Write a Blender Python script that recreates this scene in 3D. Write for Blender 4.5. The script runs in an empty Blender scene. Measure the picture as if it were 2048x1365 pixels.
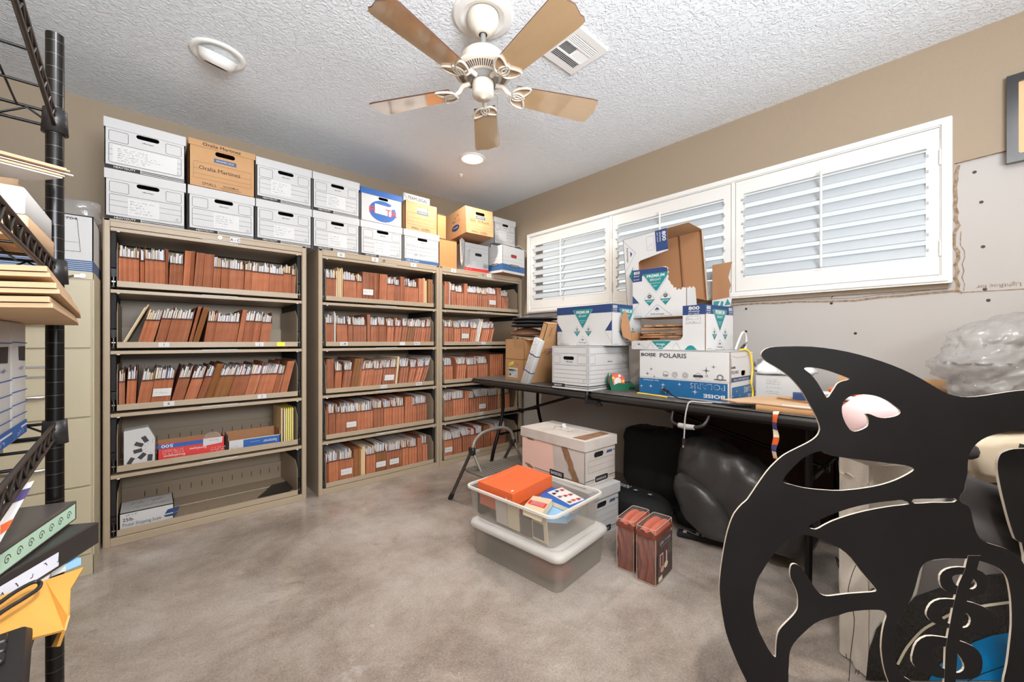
import bpy, math, random
from mathutils import Matrix, Vector, noise
from mathutils.geometry import tessellate_polygon
rnd = random.Random(11)
SC = bpy.context.scene
COL = SC.collection
PI = math.pi
rad = math.radians
# ------------------------------------------------------------------ materials
def lin(c):
    c = c / 255.0
    return c / 12.92 if c <= 0.04045 else ((c + 0.055) / 1.055) ** 2.4
def rgb(t): return (lin(t[0]), lin(t[1]), lin(t[2]), 1)
MATS = {}
def mat(name, col, rough=.6, metal=0, spec=.5, trans=0, alpha=1, emit=0, vary=0, noise_scale=0, noise_amt=0, bump=0, bump_scale=200, col2=None, coat=0, sheen=0, aniso=None):
    m = bpy.data.materials.new(name); m.use_nodes = True
    nt = m.node_tree; b = nt.nodes['Principled BSDF']; L = nt.links.new
    b.inputs['Base Color'].default_value = rgb(col); b.inputs['Roughness'].default_value = rough
    b.inputs['Metallic'].default_value = metal; b.inputs['Specular IOR Level'].default_value = spec
    b.inputs['Transmission Weight'].default_value = trans; b.inputs['Alpha'].default_value = alpha
    b.inputs['Coat Weight'].default_value = coat; b.inputs['Coat Roughness'].default_value = .08
    if emit:
        b.inputs['Emission Color'].default_value = rgb(col); b.inputs['Emission Strength'].default_value = emit
    src = None
    tc = nt.nodes.new('ShaderNodeTexCoord')
    if noise_amt:
        n = nt.nodes.new('ShaderNodeTexNoise'); n.inputs['Scale'].default_value = noise_scale; n.inputs['Detail'].default_value = 6
        mp = nt.nodes.new('ShaderNodeMapping')
        if aniso: mp.inputs['Scale'].default_value = aniso
        L(tc.outputs['Object'], mp.inputs[0]); L(mp.outputs[0], n.inputs['Vector'])
        mx = nt.nodes.new('ShaderNodeMix'); mx.data_type = 'RGBA'
        c2 = col2 or tuple(x * .55 for x in col)
        mx.inputs[6].default_value = rgb(col); mx.inputs[7].default_value = rgb(c2)
        mr = nt.nodes.new('ShaderNodeMapRange'); mr.inputs[1].default_value = .35; mr.inputs[2].default_value = .7; mr.inputs[4].default_value = noise_amt
        L(n.outputs[0], mr.inputs[0]); L(mr.outputs[0], mx.inputs[0]); src = mx.outputs[2]
    if vary:
        oi = nt.nodes.new('ShaderNodeObjectInfo'); hs = nt.nodes.new('ShaderNodeHueSaturation')
        mr = nt.nodes.new('ShaderNodeMapRange'); mr.inputs[3].default_value = 1 - vary; mr.inputs[4].default_value = 1 + vary
        L(oi.outputs['Random'], mr.inputs[0]); L(mr.outputs[0], hs.inputs['Value'])
        hs.inputs['Color'].default_value = rgb(col)
        if src: L(src, hs.inputs['Color'])
        src = hs.outputs[0]
    if src: L(src, b.inputs['Base Color'])
    if bump:
        n = nt.nodes.new('ShaderNodeTexNoise'); n.inputs['Scale'].default_value = bump_scale; n.inputs['Detail'].default_value = 4
        L(tc.outputs['Object'], n.inputs['Vector'])
        bp = nt.nodes.new('ShaderNodeBump'); bp.inputs['Strength'].default_value = bump; bp.inputs['Distance'].default_value = .01
        L(n.outputs[0], bp.inputs['Height']); L(bp.outputs[0], b.inputs['Normal'])
    MATS[name] = m
    return m
# ------------------------------------------------------------------ mesh builder
class MB:
    def __init__(s): s.v = []; s.f = []; s.fm = []; s.mats = []; s.M = Matrix(); s.sm = []
    def mi(s, m):
        if isinstance(m, str): m = MATS[m]
        if m not in s.mats: s.mats.append(m)
        return s.mats.index(m)
    def add(s, vs, fs, m, smooth=False):
        b = len(s.v); k = s.mi(m)
        s.v += [s.M @ Vector(p) for p in vs]
        for f in fs:
            s.f.append([b + i for i in f]); s.fm.append(k); s.sm.append(smooth)
    def box(s, x0, x1, y0, y1, z0, z1, m):
        v = [(x, y, z) for z in (z0, z1) for y in (y0, y1) for x in (x0, x1)]
        s.add(v, [(0, 2, 3, 1), (4, 5, 7, 6), (0, 1, 5, 4), (2, 6, 7, 3), (0, 4, 6, 2), (1, 3, 7, 5)], m)
    def rbox(s, x0, x1, y0, y1, z0, z1, m, r=.01, n=3):
        """box with rounded vertical edges and softly chamfered top and bottom"""
        def loop(i, z):
            o = []
            for cx, cy, a in ((x1 - r, y1 - r, 0), (x0 + r, y1 - r, 90), (x0 + r, y0 + r, 180), (x1 - r, y0 + r, 270)):
                for k in range(n + 1):
                    t = rad(a + 90 * k / n); o.append((cx + (r - i) * math.cos(t), cy + (r - i) * math.sin(t), z))
            return o
        c = min(r * .5, (z1 - z0) * .4)
        rings = [loop(c, z0), loop(0, z0 + c), loop(0, z1 - c), loop(c, z1)]
        s.rings(rings, m, caps=True)
    def rings(s, rings, m, caps=False, closed=True, smooth=True, capm=None):
        n = len(rings[0]); v = [p for r in rings for p in r]; f = []
        for i in range(len(rings) - 1):
            for j in range(n if closed else n - 1):
                k = (j + 1) % n; f.append((i * n + j, i * n + k, (i + 1) * n + k, (i + 1) * n + j))
        s.add(v, f, m, smooth)
        if caps:
            s.add(rings[0], [tuple(reversed(range(n)))], capm or m); s.add(rings[-1], [tuple(range(n))], capm or m)
    def tube(s, pts, r, m, n=8, closed=False, caps=True):
        pts = [Vector(p) for p in pts]; N = len(pts); rings = []; up = None
        for i, p in enumerate(pts):
            a = pts[(i - 1) % N] if (closed or i > 0) else p; b = pts[(i + 1) % N] if (closed or i < N - 1) else p
            d = (b - a).normalized()
            if up is None:
                up = Vector((0, 0, 1)) if abs(d.z) < .9 else Vector((1, 0, 0))
            x = up.cross(d)
            if x.length < 1e-4: x = Vector((1, .1, 0)).cross(d)
            x.normalize(); y = d.cross(x).normalized(); up = y
            rr = r[i] if isinstance(r, (list, tuple)) else r
            rings.append([p + (x * math.cos(t) + y * math.sin(t)) * rr for t in (2 * PI * k / n for k in range(n))])
        if closed: rings.append(rings[0])
        s.rings(rings, m, caps=caps and not closed)
    def cyl(s, p, r, z0, z1, m, n=24, r1=None):
        r1 = r if r1 is None else r1
        s.rings([[(p[0] + q * math.cos(2 * PI * k / n), p[1] + q * math.sin(2 * PI * k / n), z) for k in range(n)] for q, z in ((r, z0), (r1, z1))], m, caps=True)
    def lathe(s, prof, m, n=40, c=(0, 0)):
        s.rings([[(c[0] + r * math.cos(2 * PI * k / n), c[1] + r * math.sin(2 * PI * k / n), z) for k in range(n)] for r, z in prof], m)
    def prism(s, loops, z0, z1, m, side=None, F=None, back=None):
        """2-D outline (first loop) with holes, extruded along the frame's normal"""
        F = F or Matrix(); old = s.M; s.M = old @ F
        loops = [fixdir(l, i == 0) for i, l in enumerate(loops)]
        flat = [p for l in loops for p in l]
        tris = tessellate_polygon([[Vector((p[0], p[1], 0)) for p in l] for l in loops])
        fr = []
        for t in tris:
            a, b, c = (flat[i] for i in t)
            if (b[0] - a[0]) * (c[1] - a[1]) - (b[1] - a[1]) * (c[0] - a[0]) < 0: t = t[::-1]
            fr.append(tuple(t))
        s.add([(p[0], p[1], z1) for p in flat], fr, m)
        s.add([(p[0], p[1], z0) for p in flat], [t[::-1] for t in fr], back or m)
        for l in loops:
            n = len(l)
            s.add([(p[0], p[1], z) for z in (z0, z1) for p in l], [(i, (i + 1) % n, n + (i + 1) % n, n + i) for i in range(n)], side or m)
        s.M = old
    def grid(s, fn, nu, nv, m, smooth=True, two=0):
        v = [fn(i / nu, j / nv) for j in range(nv + 1) for i in range(nu + 1)]
        w = nu + 1
        f = [(j * w + i, j * w + i + 1, (j + 1) * w + i + 1, (j + 1) * w + i) for j in range(nv) for i in range(nu)]
        s.add(v, f, m, smooth)
    def blob(s, c, r, m, nu=24, nv=14, e=.6, amp=.0, sc=3, seed=0, flat=None):
        """superellipsoid with noise folds; e small = boxy"""
        def P(a, p): return math.copysign(abs(a) ** p, a)
        def fn(u, v):
            th = (u * 2 - 1) * PI; ph = (v - .5) * PI
            x = P(math.cos(ph), e) * P(math.cos(th), e); y = P(math.cos(ph), e) * P(math.sin(th), e); z = P(math.sin(ph), e)
            q = Vector((x * r[0], y * r[1], z * r[2]))
            d = 1 + amp * noise.fractal(q * sc + Vector((seed * 7.1, seed * 3.3, 0)), 1, 2, 4) 
            q = q * d
            if flat is not None: q.z = max(q.z, flat - c[2])
            return (c[0] + q.x, c[1] + q.y, c[2] + q.z)
        s.grid(fn, nu, nv, m)
    def build(s, name, parent=None, loc=None, rot=None, bevel=0, solid=0, sub=0):
        me = bpy.data.meshes.new(name)
        me.from_pydata([tuple(p) for p in s.v], [], s.f)
        for m in s.mats: me.materials.append(m)
        me.polygons.foreach_set('material_index', s.fm); me.polygons.foreach_set('use_smooth', s.sm)
        me.update()
        o = bpy.data.objects.new(name, me); COL.objects.link(o)
        if parent: o.parent = parent
        if loc is not None: o.location = loc
        if rot is not None: o.rotation_euler = rot
        if solid:
            q = o.modifiers.new('s', 'SOLIDIFY'); q.thickness = solid; q.offset = 0
        if bevel:
            q = o.modifiers.new('b', 'BEVEL'); q.width = bevel; q.segments = 2; q.limit_method = 'ANGLE'; q.angle_limit = rad(50)
        return o
def fixdir(l, ccw):
    l = [(p[0], p[1]) for p in l]
    a = sum(l[i][0] * l[(i + 1) % len(l)][1] - l[(i + 1) % len(l)][0] * l[i][1] for i in range(len(l)))
    return l if (a > 0) == ccw else l[::-1]
def frame(O, U, V):
    U = Vector(U).normalized(); V = Vector(V).normalized(); N = U.cross(V)
    return Matrix(((U.x, V.x, N.x, O[0]), (U.y, V.y, N.y, O[1]), (U.z, V.z, N.z, O[2]), (0, 0, 0, 1)))
def rrect(x0, y0, x1, y1, r, n=4):
    o = []
    for cx, cy, a in ((x1 - r, y1 - r, 0), (x0 + r, y1 - r, 90), (x0 + r, y0 + r, 180), (x1 - r, y0 + r, 270)):
        for k in range(n + 1):
            t = rad(a + 90 * k / n); o.append((cx + r * math.cos(t), cy + r * math.sin(t)))
    return o
def oval(cx, cy, rx, ry, n=24): return [(cx + rx * math.cos(2 * PI * k / n), cy + ry * math.sin(2 * PI * k / n)) for k in range(n)]
def smooth_loop(pts, k=3, closed=True):
    """Catmull-Rom through the points"""
    n = len(pts); o = []
    for i in range(n if closed else n - 1):
        p = [pts[(i + j) % n] if closed else pts[min(max(i + j, 0), n - 1)] for j in (-1, 0, 1, 2)]
        for q in range(k):
            t = q / k
            o.append(tuple(.5 * (2 * p[1][d] + (p[2][d] - p[0][d]) * t + (2 * p[0][d] - 5 * p[1][d] + 4 * p[2][d] - p[3][d]) * t * t + (3 * p[1][d] - p[0][d] - 3 * p[2][d] + p[3][d]) * t ** 3) for d in range(len(p[0]))))
    if not closed: o.append(tuple(pts[-1]))
    return o
# text as flat mesh, cached
TX = {}
def glyphs(s, bold):
    k = (s, bold)
    if k not in TX:
        cu = bpy.data.curves.new('t', 'FONT'); cu.body = s; cu.size = 1; cu.offset = bold; cu.resolution_u = 2
        ob = bpy.data.objects.new('t', cu); COL.objects.link(ob)
        dg = bpy.context.evaluated_depsgraph_get(); dg.update()
        me = bpy.data.meshes.new_from_object(ob.evaluated_get(dg))
        vs = [(v.co.x, v.co.y) for v in me.vertices]; fs = [tuple(p.vertices) for p in me.polygons]
        xs = [v[0] for v in vs] or [0]
        x0, x1 = min(xs), max(xs)
        TX[k] = ([(x - x0, y) for x, y in vs], fs, max(x1 - x0, 1e-3))
        bpy.data.objects.remove(ob); bpy.data.meshes.remove(me); bpy.data.curves.remove(cu)
    return TX[k]
class Draw:
    """marks printed on a face: a 2-D frame on the builder"""
    def __init__(s, mb, F, off=.0007): s.b = mb; s.F = F; s.off = off
    def fill(s, pts, m, lift=0):
        old = s.b.M; s.b.M = old @ s.F
        pts = fixdir(pts, True)
        if len(pts) > 4:
            fs = []
            for t in tessellate_polygon([[Vector((p[0], p[1], 0)) for p in pts]]):
                a, b, c = (pts[i] for i in t)
                fs.append(t if (b[0] - a[0]) * (c[1] - a[1]) - (b[1] - a[1]) * (c[0] - a[0]) > 0 else t[::-1])
        else: fs = [tuple(range(len(pts)))]
        s.b.add([(p[0], p[1], s.off + lift) for p in pts], fs, m); s.b.M = old
    def rect(s, x0, y0, x1, y1, m, lift=0): s.fill([(x0, y0), (x1, y0), (x1, y1), (x0, y1)], m, lift)
    def line(s, pts, t, m, closed=False, lift=.0002):
        old = s.b.M; s.b.M = old @ s.F; n = len(pts); vs = []; fs = []
        for i in range(n if closed else n - 1):
            a = Vector(pts[i][:2]); b = Vector(pts[(i + 1) % n][:2]); d = b - a
            if d.length < 1e-7: continue
            d = d.normalized() * t * .5; p = Vector((-d.y, d.x)); k = len(vs)
            vs += [(q.x, q.y, s.off + lift + i * 4e-6) for q in (a - d - p, b + d - p, b + d + p, a - d + p)]; fs.append((k, k + 1, k + 2, k + 3))
        s.b.add(vs, fs, m); s.b.M = old
    def box(s, x0, y0, x1, y1, t, m, r=.004): s.line(rrect(x0, y0, x1, y1, r, 3), t, m, True)
    def circ(s, x, y, r, t, m): s.line(oval(x, y, r, r, 16), t, m, True)
    def text(s, t, x, y, h, m, w=None, al='l', rot=0, bold=0, lift=.0004, flip=False):
        vs, fs, W = glyphs(t, bold); k = h / .72; kx = k if w is None else w / W
        dx = {'l': 0, 'c': -W * kx / 2, 'r': -W * kx}[al]; c, q = math.cos(rad(rot)), math.sin(rad(rot))
        old = s.b.M; s.b.M = old @ s.F
        s.b.add([(x + (a * kx + dx) * c - b * k * q, y + (a * kx + dx) * q + b * k * c, s.off + lift) for a, b in vs], fs, m); s.b.M = old
    def scrawl(s, x, y, w, h, m, t=.0012, seed=0):
        r = random.Random(seed); px = x; pts = []
        while px < x + w:
            if r.random() < .12 and len(pts) > 3:
                s.line(pts, t, m); pts = []; px += h * .8; continue
            pts.append((px, y + h * r.choice((0, .1, .45, .55, .6, 1)) ))
            px += h * r.uniform(.08, .4)
        if len(pts) > 1: s.line(pts, t, m)
# ------------------------------------------------------------------ things
def tag(o, label, cat, group=None, kind=None):
    o['label'] = label; o['category'] = cat
    if group: o['group'] = group
    if kind: o['kind'] = kind
    return o
def thing(name, label, cat, loc=(0, 0, 0), rz=0, group=None, rot=None):
    o = bpy.data.objects.new(name, None); COL.objects.link(o); o.empty_display_size = .05
    o.location = loc; o.rotation_euler = rot or (0, 0, rad(rz))
    return tag(o, label, cat, group)
def struct(o): o['kind'] = 'structure'; return o
def copy_tree(o, parent=None):
    c = o.copy(); COL.objects.link(c)
    if parent: c.parent = parent
    for ch in [x for x in o.children]: copy_tree(ch, c)
    return c
FPX, YAW, EYE = 800.2, .735, 1.04
def cam_pt(px, py, w):
    """a point of the room seen in direction (px, py) of the 2048 x 1365 photo, w metres ahead"""
    r = (px - 1024) / FPX * w; s, c = math.sin(YAW), math.cos(YAW)
    return Vector((c * r + s * w, -s * r + c * w, EYE - (py - 682.5) / FPX * w))
ORD = 'zeroth first second third fourth fifth sixth seventh eighth ninth tenth eleventh twelfth thirteenth fourteenth fifteenth sixteenth seventeenth eighteenth nineteenth twentieth'.split()
# ------------------------------------------------------------------ palette
mat('tan_wall', (156, 139, 117), .75, bump=.12, bump_scale=160)
mat('drywall', (180, 175, 170), .85, noise_scale=2.5, noise_amt=.12, col2=(168, 159, 149))
mat('torn_edge', (120, 98, 78), .9, noise_scale=60, noise_amt=.7, col2=(190, 170, 145))
mat('screw', (60, 52, 46), .5, .6)
mat('white_paint', (228, 226, 220), .35)
mat('louver_white', (186, 192, 195), .4)
mat('glass', (245, 250, 250), .02, trans=1)
mat('beige_metal', (170, 152, 128), .42, bump=.03, bump_scale=400)
mat('cream_metal', (188, 178, 150), .45)
mat('dark_metal', (28, 26, 25), .45, .3)
mat('chrome', (200, 198, 195), .22, 1)
mat('gunmetal', (84, 80, 76), .4, .7)
mat('black_gloss', (14, 13, 13), .26, .1, spec=.35)
mat('rack_wire', (20, 18, 17), .3, .5)
mat('rack_edge', (52, 46, 42), .4, .4)
mat('rust', (172, 106, 72), .6, vary=.28, noise_scale=14, noise_amt=.45, col2=(122, 66, 42))
mat('olive_rust', (140, 92, 50), .6, vary=.12, noise_scale=14, noise_amt=.4, col2=(98, 62, 32))
mat('rust_new', (206, 134, 82), .6, vary=.05)
mat('band', (86, 54, 42), .65)
mat('flap', (140, 88, 62), .7, vary=.2)
mat('paper', (216, 213, 210), .8)
mat('paper2', (206, 198, 190), .8)
mat('paper3', (214, 214, 224), .8)
mat('paper_pink', (214, 176, 176), .8)
mat('paper_red', (168, 52, 62), .7)
mat('paper_yellow', (240, 190, 60), .7)
mat('manila', (216, 186, 140), .75, vary=.08)
mat('cream', (228, 216, 188), .8)
mat('card', (206, 205, 202), .7)
mat('ink', (28, 27, 28), .7)
mat('ink_soft', (112, 110, 116), .8)
mat('ink_line', (58, 57, 60), .7)
mat('white_card', (196, 195, 193), .7, noise_scale=8, noise_amt=.1, col2=(186, 184, 181))
mat('white_card_old', (206, 198, 190), .7, noise_scale=7, noise_amt=.5, col2=(176, 160, 146))
mat('kraft', (184, 142, 98), .75, noise_scale=9, noise_amt=.25, col2=(168, 122, 78))
mat('kraft_dark', (160, 116, 80), .8, noise_scale=9, noise_amt=.3, col2=(128, 88, 58), aniso=(1, 1, .2))
mat('kraft_inside', (168, 122, 84), .85, bump=.05, bump_scale=120)
mat('kraft_pale', (198, 164, 128), .8, noise_scale=9, noise_amt=.15)
mat('box_blue', (34, 88, 158), .6)
mat('stripe_blue', (52, 92, 138), .6)
mat('navy', (32, 58, 104), .55)
mat('teal', (12, 124, 126), .5)
mat('polaris_blue', (26, 92, 140), .5)
mat('logo_blue', (64, 84, 122), .6)
mat('red', (204, 52, 46), .5)
mat('orange', (222, 100, 48), .5, noise_scale=6, noise_amt=.12, col2=(214, 88, 34))
mat('yellow', (236, 196, 40), .5)
mat('yellow_note', (240, 226, 60), .6)
mat('green_plastic', (16, 92, 66), .35)
mat('sage', (176, 206, 182), .6)
mat('binder_grey', (78, 72, 68), .4, noise_scale=20, noise_amt=.3)
mat('binder_dark', (46, 42, 40), .38)
mat('envelope', (206, 148, 66), .55, noise_scale=5, noise_amt=.3, col2=(178, 118, 44))
mat('legal_pad', (236, 226, 160), .7)
mat('black_plastic', (30, 29, 30), .38)
mat('black_matte', (24, 23, 23), .7)
mat('black_cloth', (22, 21, 22), .8, bump=.2, bump_scale=300)
mat('charcoal_cloth', (72, 68, 66), .6, bump=.25, bump_scale=220)
mat('vinyl_black', (58, 56, 55), .36, bump=.1, bump_scale=60)
mat('table_grey', (78, 74, 70), .45, noise_scale=18, noise_amt=.6, col2=(112, 106, 100), bump=.1, bump_scale=250)
mat('table_edge', (44, 42, 40), .4, bump=.06, bump_scale=200)
mat('brown_quilt', (66, 42, 34), .75, bump=.35, bump_scale=60)
mat('floor_mat', (78, 58, 48), .9, bump=.3, bump_scale=400)
mat('orca', (34, 32, 32), .6, spec=.06, noise_scale=4, noise_amt=.5, col2=(20, 19, 19), bump=.03, bump_scale=300)
mat('orca_edge', (208, 198, 182), .6)
mat('sack_white', (226, 219, 207), .65, bump=.25, bump_scale=180)
mat('mesh_black', (40, 37, 34), .45, bump=.9, bump_scale=120)
mat('sky_blue', (0, 140, 206), .5, noise_scale=30, noise_amt=.2, col2=(0, 118, 186))
mat('grey_cloth', (120, 112, 108), .6)
mat('dark_grey_cloth', (66, 62, 62), .55)
mat('cream_cloth', (226, 208, 180), .8)
mat('plush_pink', (238, 206, 204), .9)
mat('plush_white', (238, 230, 222), .9)
mat('film', (176, 173, 170), .08, spec=1, alpha=.42, bump=.35, bump_scale=26)
mat('film_clear', (250, 248, 244), .1, spec=.5, alpha=.07, bump=.3, bump_scale=30)
mat('bag_white', (226, 228, 228), .3, spec=.7, bump=.4, bump_scale=40)
mat('tub', (172, 164, 152), .3, alpha=.52, spec=.5)
mat('tub_clear', (186, 178, 166), .25, alpha=.34, spec=.6)
mat('tub_rim', (232, 228, 220), .35, alpha=.8)
mat('tub_lid', (206, 202, 196), .4, alpha=.93)
mat('fan_cream', (218, 208, 192), .32)
mat('fan_white', (236, 234, 230), .35)
mat('fan_grey', (150, 148, 144), .35, .3)
mat('fan_blade', (196, 164, 124), .14, spec=.6, coat=1, noise_scale=5, noise_amt=.18, col2=(176, 142, 102), aniso=(1, 6, 1))
mat('slot_dark', (70, 56, 46), .8)
mat('vent_dark', (92, 96, 98), .6)
mat('lamp_on', (255, 246, 226), .4, emit=14)
mat('lamp_off', (238, 236, 230), .4)
mat('wood_frame', (24, 20, 18), .28, coat=.5)
mat('picture_tan', (218, 184, 138), .7)
mat('stud_wood', (176, 132, 84), .8, noise_scale=6, noise_amt=.4, aniso=(1, 1, .15))
mat('insulation', (226, 210, 160), .9, bump=.6, bump_scale=40)
mat('insul_brown', (84, 58, 42), .9)
mat('comforter', (128, 62, 44), .5, noise_scale=9, noise_amt=.4, col2=(92, 40, 28))
mat('comforter_top', (204, 96, 62), .5, noise_scale=14, noise_amt=.35, col2=(168, 70, 44))
mat('photo_label', (78, 60, 56), .5)
mat('book_blue', (34, 96, 178), .45)
mat('book_paleblue', (140, 186, 222), .5)
mat('beige_print', (208, 188, 156), .7)
mat('photo_dark', (96, 92, 90), .5)
mat('skin_print', (206, 160, 130), .6)
mat('step_tread', (112, 106, 98), .6)
mat('step_metal', (128, 122, 112), .4, .3)
mat('rubber', (18, 17, 17), .7)
mat('hat_black', (26, 25, 26), .75, bump=.2, bump_scale=200)
mat('hat_brown', (122, 84, 60), .75)
mat('tape_peel', (150, 112, 82), .8, noise_scale=30, noise_amt=.6, col2=(110, 76, 52))
mat('pink_stain', (232, 192, 176), .75)
mat('floral_red', (206, 92, 76), .4)
mat('purple', (96, 70, 128), .6)
mat('lanyard_violet', (74, 62, 112), .5)
mat('grey_tab', (170, 168, 165), .6)

def floor_mat():
    m = bpy.data.materials.new('polished_concrete'); m.use_nodes = True; nt = m.node_tree; L = nt.links.new
    b = nt.nodes['Principled BSDF']; tc = nt.nodes.new('ShaderNodeTexCoord')
    def nz(scale, detail=5, rough=.55, dist=0):
        n = nt.nodes.new('ShaderNodeTexNoise'); n.inputs['Scale'].default_value = scale; n.inputs['Detail'].default_value = detail
        n.inputs['Roughness'].default_value = rough; n.inputs['Distortion'].default_value = dist
        L(tc.outputs['Object'], n.inputs['Vector']); return n.outputs[0]
    def ramp(src, stops):
        r = nt.nodes.new('ShaderNodeValToRGB'); e = r.color_ramp.elements
        while len(e) < len(stops): e.new(.5)
        for q, (p, c) in zip(e, stops): q.position = p; q.color = rgb(c) if len(c) == 3 else c
        L(src, r.inputs[0]); return r.outputs[0]
    def mix(a, c, fac, mode='MIX'):
        x = nt.nodes.new('ShaderNodeMix'); x.data_type = 'RGBA'; x.blend_type = mode
        L(a, x.inputs[6])
        if isinstance(c, tuple): x.inputs[7].default_value = rgb(c)
        else: L(c, x.inputs[7])
        if isinstance(fac, float): x.inputs[0].default_value = fac
        else: L(fac, x.inputs[0])
        return x.outputs[2]
    base = ramp(nz(1.5, 9, .68, .25), [(.30, (108, 95, 85)), (.43, (144, 131, 120)), (.55, (172, 161, 151)), (.70, (196, 188, 180))])
    fine = ramp(nz(120, 4, .7), [(.36, (92, 80, 71)), (.60, (206, 194, 182))])
    c = mix(base, fine, .14)
    speck = ramp(nz(230, 2, .5), [(.30, (.8, .8, .8, 1)), (.36, (0, 0, 0, 1))])
    c = mix(c, (62, 54, 48), speck)
    pale = ramp(nz(210, 2, .5), [(.68, (0, 0, 0, 1)), (.72, (.8, .8, .8, 1))])
    c = mix(c, (216, 206, 194), pale)
    blot = ramp(nz(2.7, 8, .72, .8), [(.60, (0, 0, 0, 1)), (.70, (.45, .45, .45, 1))])
    c = mix(c, (206, 200, 194), blot)
    stain = ramp(nz(4.2, 7, .7, 1.5), [(.26, (.5, .5, .5, 1)), (.38, (0, 0, 0, 1))])
    c = mix(c, (96, 84, 76), stain)
    L(c, b.inputs['Base Color'])
    rr = nt.nodes.new('ShaderNodeMapRange'); L(nz(2.2, 6), rr.inputs[0]); rr.inputs[3].default_value = .13; rr.inputs[4].default_value = .34
    L(rr.outputs[0], b.inputs['Roughness']); b.inputs['Specular IOR Level'].default_value = .5
    bp = nt.nodes.new('ShaderNodeBump'); bp.inputs['Strength'].default_value = .03; bp.inputs['Distance'].default_value = .004
    b.inputs['Coat Weight'].default_value = .25; b.inputs['Coat Roughness'].default_value = .14
    L(nz(120, 3), bp.inputs['Height']); L(bp.outputs[0], b.inputs['Normal'])
    MATS['floor'] = m
floor_mat()
def ceiling_mat():
    m = bpy.data.materials.new('knockdown_ceiling'); m.use_nodes = True; nt = m.node_tree; L = nt.links.new
    b = nt.nodes['Principled BSDF']; b.inputs['Base Color'].default_value = rgb((234, 239, 243)); b.inputs['Roughness'].default_value = .8
    tc = nt.nodes.new('ShaderNodeTexCoord')
    n = nt.nodes.new('ShaderNodeTexNoise'); n.inputs['Scale'].default_value = 40; n.inputs['Detail'].default_value = 3; n.inputs['Distortion'].default_value = 1.4
    n2 = nt.nodes.new('ShaderNodeTexNoise'); n2.inputs['Scale'].default_value = 60; n2.inputs['Detail'].default_value = 3
    L(tc.outputs['Object'], n.inputs['Vector']); L(tc.outputs['Object'], n2.inputs['Vector'])
    mr = nt.nodes.new('ShaderNodeMapRange'); mr.inputs[1].default_value = .46; mr.inputs[2].default_value = .56
    L(n.outputs[0], mr.inputs[0])
    ad = nt.nodes.new('ShaderNodeMath'); ad.operation = 'MULTIPLY_ADD'; ad.inputs[1].default_value = .35
    L(n2.outputs[0], ad.inputs[0]); L(mr.outputs[0], ad.inputs[2])
    bp = nt.nodes.new('ShaderNodeBump'); bp.inputs['Strength'].default_value = .55; bp.inputs['Distance'].default_value = .005
    L(ad.outputs[0], bp.inputs['Height']); L(bp.outputs[0], b.inputs['Normal'])
    MATS['ceiling'] = m
ceiling_mat()
mat('piping', (196, 168, 150), .5)
MATS['fan_blade'].node_tree.nodes['Principled BSDF'].inputs['Coat IOR'].default_value = 2.0
mat('satin', (84, 80, 80), .35, spec=.6)
# ------------------------------------------------------------------ room shell
XW, YW, ZC = 2.737, 3.341, 2.435
XL, YF = -.66, -1.25
b = MB(); b.box(XL - .1, XW + .2, YF - 1.2, YW + .1, -.08, 0, 'floor'); o = b.build('floor'); struct(o)
b = MB(); b.box(XL - .1, XW + .2, YF - .1, YW + .1, ZC, ZC + .08, 'ceiling'); struct(b.build('ceiling'))
# cabinet wall: tan board above, open framing behind the filing cabinet
b = MB()
FB = frame((0, YW, 0), (1, 0, 0), (0, 0, 1))
b.prism([[(XL - .1, 1.60), (-.42, 1.63), (-.30, 1.575), (-.08, 1.56), (.1, 1.5), (XW + .1, 1.5), (XW + .1, ZC), (XL - .1, ZC)]], -.016, 0, 'tan_wall', 'torn_edge', F=FB)
struct(b.build('wall_back'))
b = MB(); b.box(XL - .1, XW + .1, YW + .10, YW + .16, 0, ZC, 'insul_brown')
b.box(.12, XW + .1, YW + .004, YW + .1, 0, ZC, 'drywall')
for x in (-.56, -.24, .02): b.box(x, x + .045, YW + .02, YW + .1, 0, ZC, 'stud_wood')
struct(b.build('wall_back_framing'))
b = MB(); b.box(XL - .1, XL, YF, YW + .1, 0, ZC, 'tan_wall'); struct(b.build('wall_left'))
b = MB(); b.box(.95, XW + .1, YF - .1, YF, 0, ZC, 'tan_wall'); b.box(XL - .1, .95, YF - .1, YF, 2.08, ZC, 'tan_wall'); struct(b.build('wall_front'))
# window wall
FR = frame((XW, 0, 0), (0, -1, 0), (0, 0, 1))       # u = -y, v = z, faces the room
hole = [(-2.74, 1.335), (-.04, 1.335), (-.04, 2.04), (-2.74, 2.04)]
b = MB()
b.prism([[(-YW, 1.30), (-1.7, 1.297), (-.9, 1.285), (-.02, 1.285), (-.01, 1.6), (0, 1.855), (.15, 1.862), (-YF, 1.87), (-YF, ZC), (-YW, ZC)], hole], -.014, 0, 'tan_wall', 'torn_edge', F=FR)
struct(b.build('wall_right'))
b = MB()
FD = frame((XW + .014, 0, 0), (0, -1, 0), (0, 0, 1))
b.prism([[(-YW, 0), (-YF, 0), (-YF, ZC), (-YW, ZC)], hole], -.14, 0, 'drywall', 'torn_edge', F=FD)
d = Draw(b, FD, .001)
r = random.Random(3)
pts = [(-2.6 + i * .09, 1.262 + .006 * math.sin(i * .7) + r.uniform(-.004, .004)) for i in range(30)] + [(.02, 1.262), (.6, 1.258), (1.2, 1.254)]
d.line(pts[:31], .010, 'torn_edge'); d.line(pts[30:], .004, 'torn_edge')
d.line([(p[0], p[1] + .014) for p in pts[:29]], .003, 'torn_edge')
pts = [(.002 + r.uniform(-.006, .010), 1.27 + i * .03) for i in range(20)]
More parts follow.
